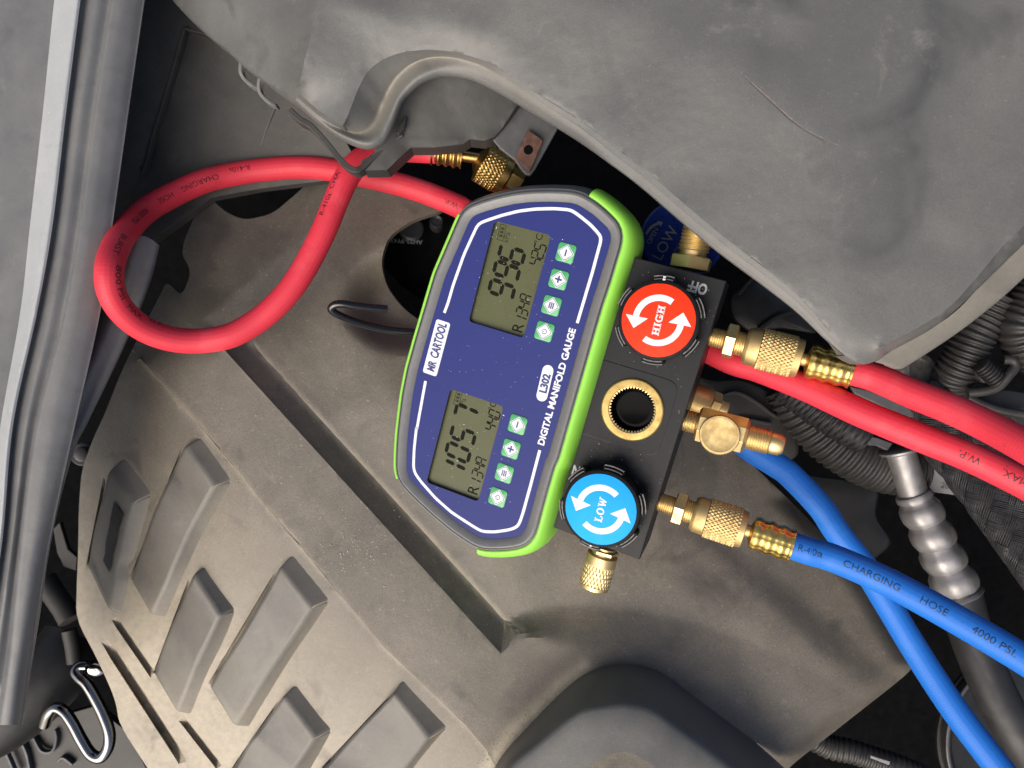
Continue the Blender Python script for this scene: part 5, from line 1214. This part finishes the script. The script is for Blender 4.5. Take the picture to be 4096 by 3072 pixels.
casting('pump_casting', 'Z3', [(880, 1180), (1000, 1240), (1200, 1215), (1400, 1290), (1560, 1420), (1640, 1600), (1660, 1800), (1400, 1900), (1100, 1800), (900, 1600)], -88, 60, 'dark cast pump body in shadow between block and red hose', 'pump', 'cast_metal',
        [[(960, 1440, -84), (1080, 1360, -84), (1200, 1330, -84), (1340, 1400, -84), (1480, 1500, -84), (1620, 1520, -85)], [(1050, 1560, -84), (1250, 1530, -84), (1450, 1560, -84)]])
casting('engine_casting', 'Z5', [(500, 1180), (900, 1230), (1150, 1280), (1100, 1500), (1250, 1700), (1000, 1900), (700, 1750), (560, 1450)], -115, 60, 'dark engine casting in shadow below the corrugated duct', 'engine', 'dark_plastic')
casting('plastic_box', 'Z3', [(1130, 620), (1300, 480), (1480, 600), (1700, 780), (1800, 900), (1500, 850), (1300, 900), (1150, 780)], -60, 60, 'dark plastic box facets in the gap between valve block and airbox', 'box', 'dark_plastic',
        [[(1210, 600, -56), (1300, 500, -56), (1380, 420, -56)], [(1360, 860, -56), (1480, 780, -56), (1640, 720, -56)]])
casting('right_casting', 'Z5', [(1850, 620), (2050, 560), (2300, 600), (2400, 900), (2250, 1000), (2050, 850), (1900, 760)], -40, 50, 'rough dark casting at the right edge behind the red hose', 'casting', 'cast_metal', [[(1900, 660, -36), (2040, 700, -36), (2160, 800, -36)]])
# pulley in the dark at the bottom right
pu = thing('belt_pulley', P(*px('Z6', 1700, 1400), -140), 'dark belt pulley with thin bright rim in the shadow at bottom right', 'pulley')
pc_ = P(*px('Z6', 1980, 1450), -150); m = MB(); lathe(m, pc_, Vector((.2, 0, 1)), [(-12, 58), (-8, 60), (-6, 55), (-4, 60), (0, 60), (0, 56), (-3, 52), (-3, .01)], 90); m.build('pulley_wheel', 'dark_plastic', pu, smooth=30)
m = MB(); lathe(m, pc_, Vector((.2, 0, 1)), [(.1, 59.5), (.6, 59), (.6, 57.6), (.1, 57.4)], 90, cap=False); m.build('pulley_rim', 'steel_grey', pu, smooth=30)
plate('Z6', [(1000, 1575), (1128, 1615), (1122, 1640), (995, 1592)], -80, 2, 'metal_glint', 'aluminium', thing('metal_strap', P(*px('Z6', 1060, 1610), -80), 'thin bright metal strap end beside the small ribbed tube at the bottom', 'strap'), bevel=.0003)
# sensor plug in the hole left of the gauge
sp_ = thing('sensor_plug', P(*px('Z1', 350, 550), -95), 'dark sensor plug with faint stamped code in the hole left of the gauge', 'plug')
plate('Z1', [(90, 560), (250, 470), (420, 390), (560, 400), (600, 560), (480, 900), (330, 1000), (180, 900), (60, 760)], -140, 4, 'plug_base', 'void', sp_)
for k, (x, y, r, h) in enumerate(((270, 505, 8.5, 5), (455, 470, 5, 10))):
    m = MB(); lathe(m, P(*px('Z1', x, y), -122), Vector((.1, .15, 1)), [(0, r), (h * .8, r), (h * .9, r * .9), (h, r * .8), (h * .9, r * .5), (h * .9, .01)], 30); m.build('plug_body', 'dark_plastic', sp_, smooth=30)
tw = P(*px('Z1', 235, 582), -112); bm_to(MB(), text_mesh('AH22-9Y43', 4.6), lambda a, b: tw + Vector((-a, -b * .95 + a * .06, 0)) * MM).build('lettering', 'tag_print', sp_, smooth=None, recalc=False)
# lower left: pipe, chrome hook, brackets
dt = thing('coolant_pipe', P(*px('T6', 250, 1180), -120), 'fat dark rubber pipe crossing the lower left corner behind the shroud', 'pipe')
tube(Path(zp('T6', [(-250, 1420, -118), (0, 1300, -120), (200, 1150, -124), (420, 930, -132), (560, 720, -145)]), 60), 24, 32).build('pipe_tube', 'dark_plastic', dt, smooth=60)
ch = thing('chrome_hook', P(*px('T6', 700, 1300), -100), 'bent shiny chrome wire hook in the dark lower left corner', 'hook')
tube(Path(zp('T6', [(640, 905, -104), (585, 908, -103), (560, 945, -102), (590, 990, -101), (640, 1040, -100), (700, 1140, -99), (760, 1260, -98), (805, 1390, -97), (800, 1500, -97), (745, 1580, -97), (670, 1555, -98), (600, 1450, -99), (530, 1320, -100), (470, 1240, -101), (410, 1215, -102), (360, 1260, -104), (330, 1340, -108)]), 150), 3.8, 18).build('wire', 'chrome', ch, smooth=60)
bo = thing('flange_bolt', P(*px('T6', 710, 930), -112), 'small bright bolt head beside the top of the chrome hook', 'bolt')
m = MB(); lathe(m, P(*px('T6', 710, 930), -112), Vector((.3, -.3, 1)), [(-4, 5.5), (0, 5.6), (1.2, 5.2), (1.6, 3.5), (1.2, .01)], 24); m.build('bolt_head', 'chrome', bo, smooth=40)
bo = thing('round_bolt', P(*px('T5', 610, 400), -105), 'grey round bolt head in the gap between shroud and engine cover', 'bolt')
m = MB(); lathe(m, P(*px('T5', 610, 400), -105), Vector((.2, 0, 1)), [(-6, 8), (0, 8), (1, 7), (1, 5), (3, 4.8), (3.6, 4), (3.6, .01)], 28); m.build('bolt_head', 'steel_grey', bo, smooth=40)
tr = thing('lower_tray', P(*px('T6', 450, 1500), -135), 'dark moulded tray with raised lines at the bottom left corner', 'tray')
plate('T6', [(-200, 1400), (200, 1380), (420, 1280), (700, 1200), (950, 1400), (1200, 1900), (-200, 1900)], -150, 6, 'tray_plate', 'dark_plastic', tr)
for q in ([(150, 1470, -146), (190, 1560, -146), (220, 1700, -146)], [(240, 1440, -146), (300, 1540, -145), (380, 1540, -145), (410, 1450, -146), (400, 1380, -147)], [(0, 1470, -144), (60, 1600, -144), (110, 1720, -144)], [(420, 1620, -146), (460, 1590, -146), (530, 1640, -146)]):
    ribbon(Path(zp('T6', q), 24), 2.0, 4, 'raised_line', 'steel_grey', tr)
gb = thing('gap_bracket', P(*px('T5', 480, 1180), -125), 'dull grey bracket arm in the dark gap beside the shroud', 'bracket')
plate('T5', [(390, 950), (440, 900), (500, 1100), (570, 1160), (560, 1260), (470, 1230), (420, 1130)], -122, 4, 'arm', 'cast_metal', gb)
tube(Path(zp('T6', [(330, 270, -118), (400, 380, -116), (470, 480, -114), (520, 570, -112)]), 30), lambda s: 7.5, 20).build('arm_tube', 'cast_metal', gb, smooth=60)
tube(Path(zp('T6', [(510, 640, -118), (535, 760, -118), (550, 880, -118)]), 20), 5, 16).build('arm_tube', 'cast_metal', gb, smooth=60)

hb_ = thing('hose_bracket', P(*px('Z5', 1150, 640), -25), 'grey steel bracket strip seen between the two red hoses', 'bracket')
plate('Z5', [(930, 545), (1130, 590), (1340, 680), (1420, 770), (1330, 775), (1150, 690), (960, 600)], -28, 3, 'strip', 'steel_grey', hb_)
kn_ = thing('cast_boss', P(*px('Z5', 1450, 450), -40), 'pale worn metal boss under the airbox corner beside the red hose', 'boss')
m = MB(); lathe(m, P(*px('Z5', 1440, 440), -40), Vector((.3, .2, 1)), [(-20, 16), (-3, 15), (0, 13), (.5, 9), (-1, 7), (-1, .01)], 36, fr=lambda t, a: 1 + .05 * math.sin(3 * a) + .03 * math.sin(7 * a + 1)); m.build('boss_body', 'worn_metal', kn_, smooth=45)
for pts_, r_, lab in (([(1480, 620, -50), (1640, 760, -46), (1760, 900, -44), (1800, 1050, -44), (1780, 1200, -46)], 3.2, 'thin black cable beside the braided sleeve under the red hoses'),
                      ([(1700, 560, -36), (1860, 660, -34), (2020, 720, -33), (2240, 760, -32)], 2.6, 'thin black cable crossing to the right edge above the red hose')):
    cb_ = thing('electric_cable', P(*px('Z5', *pts_[0][:2]), pts_[0][2]), lab, 'cable'); tube(Path(zp('Z5', pts_), 60), r_, 14).build('cable_sheath', 'conduit_plastic', cb_, smooth=60)
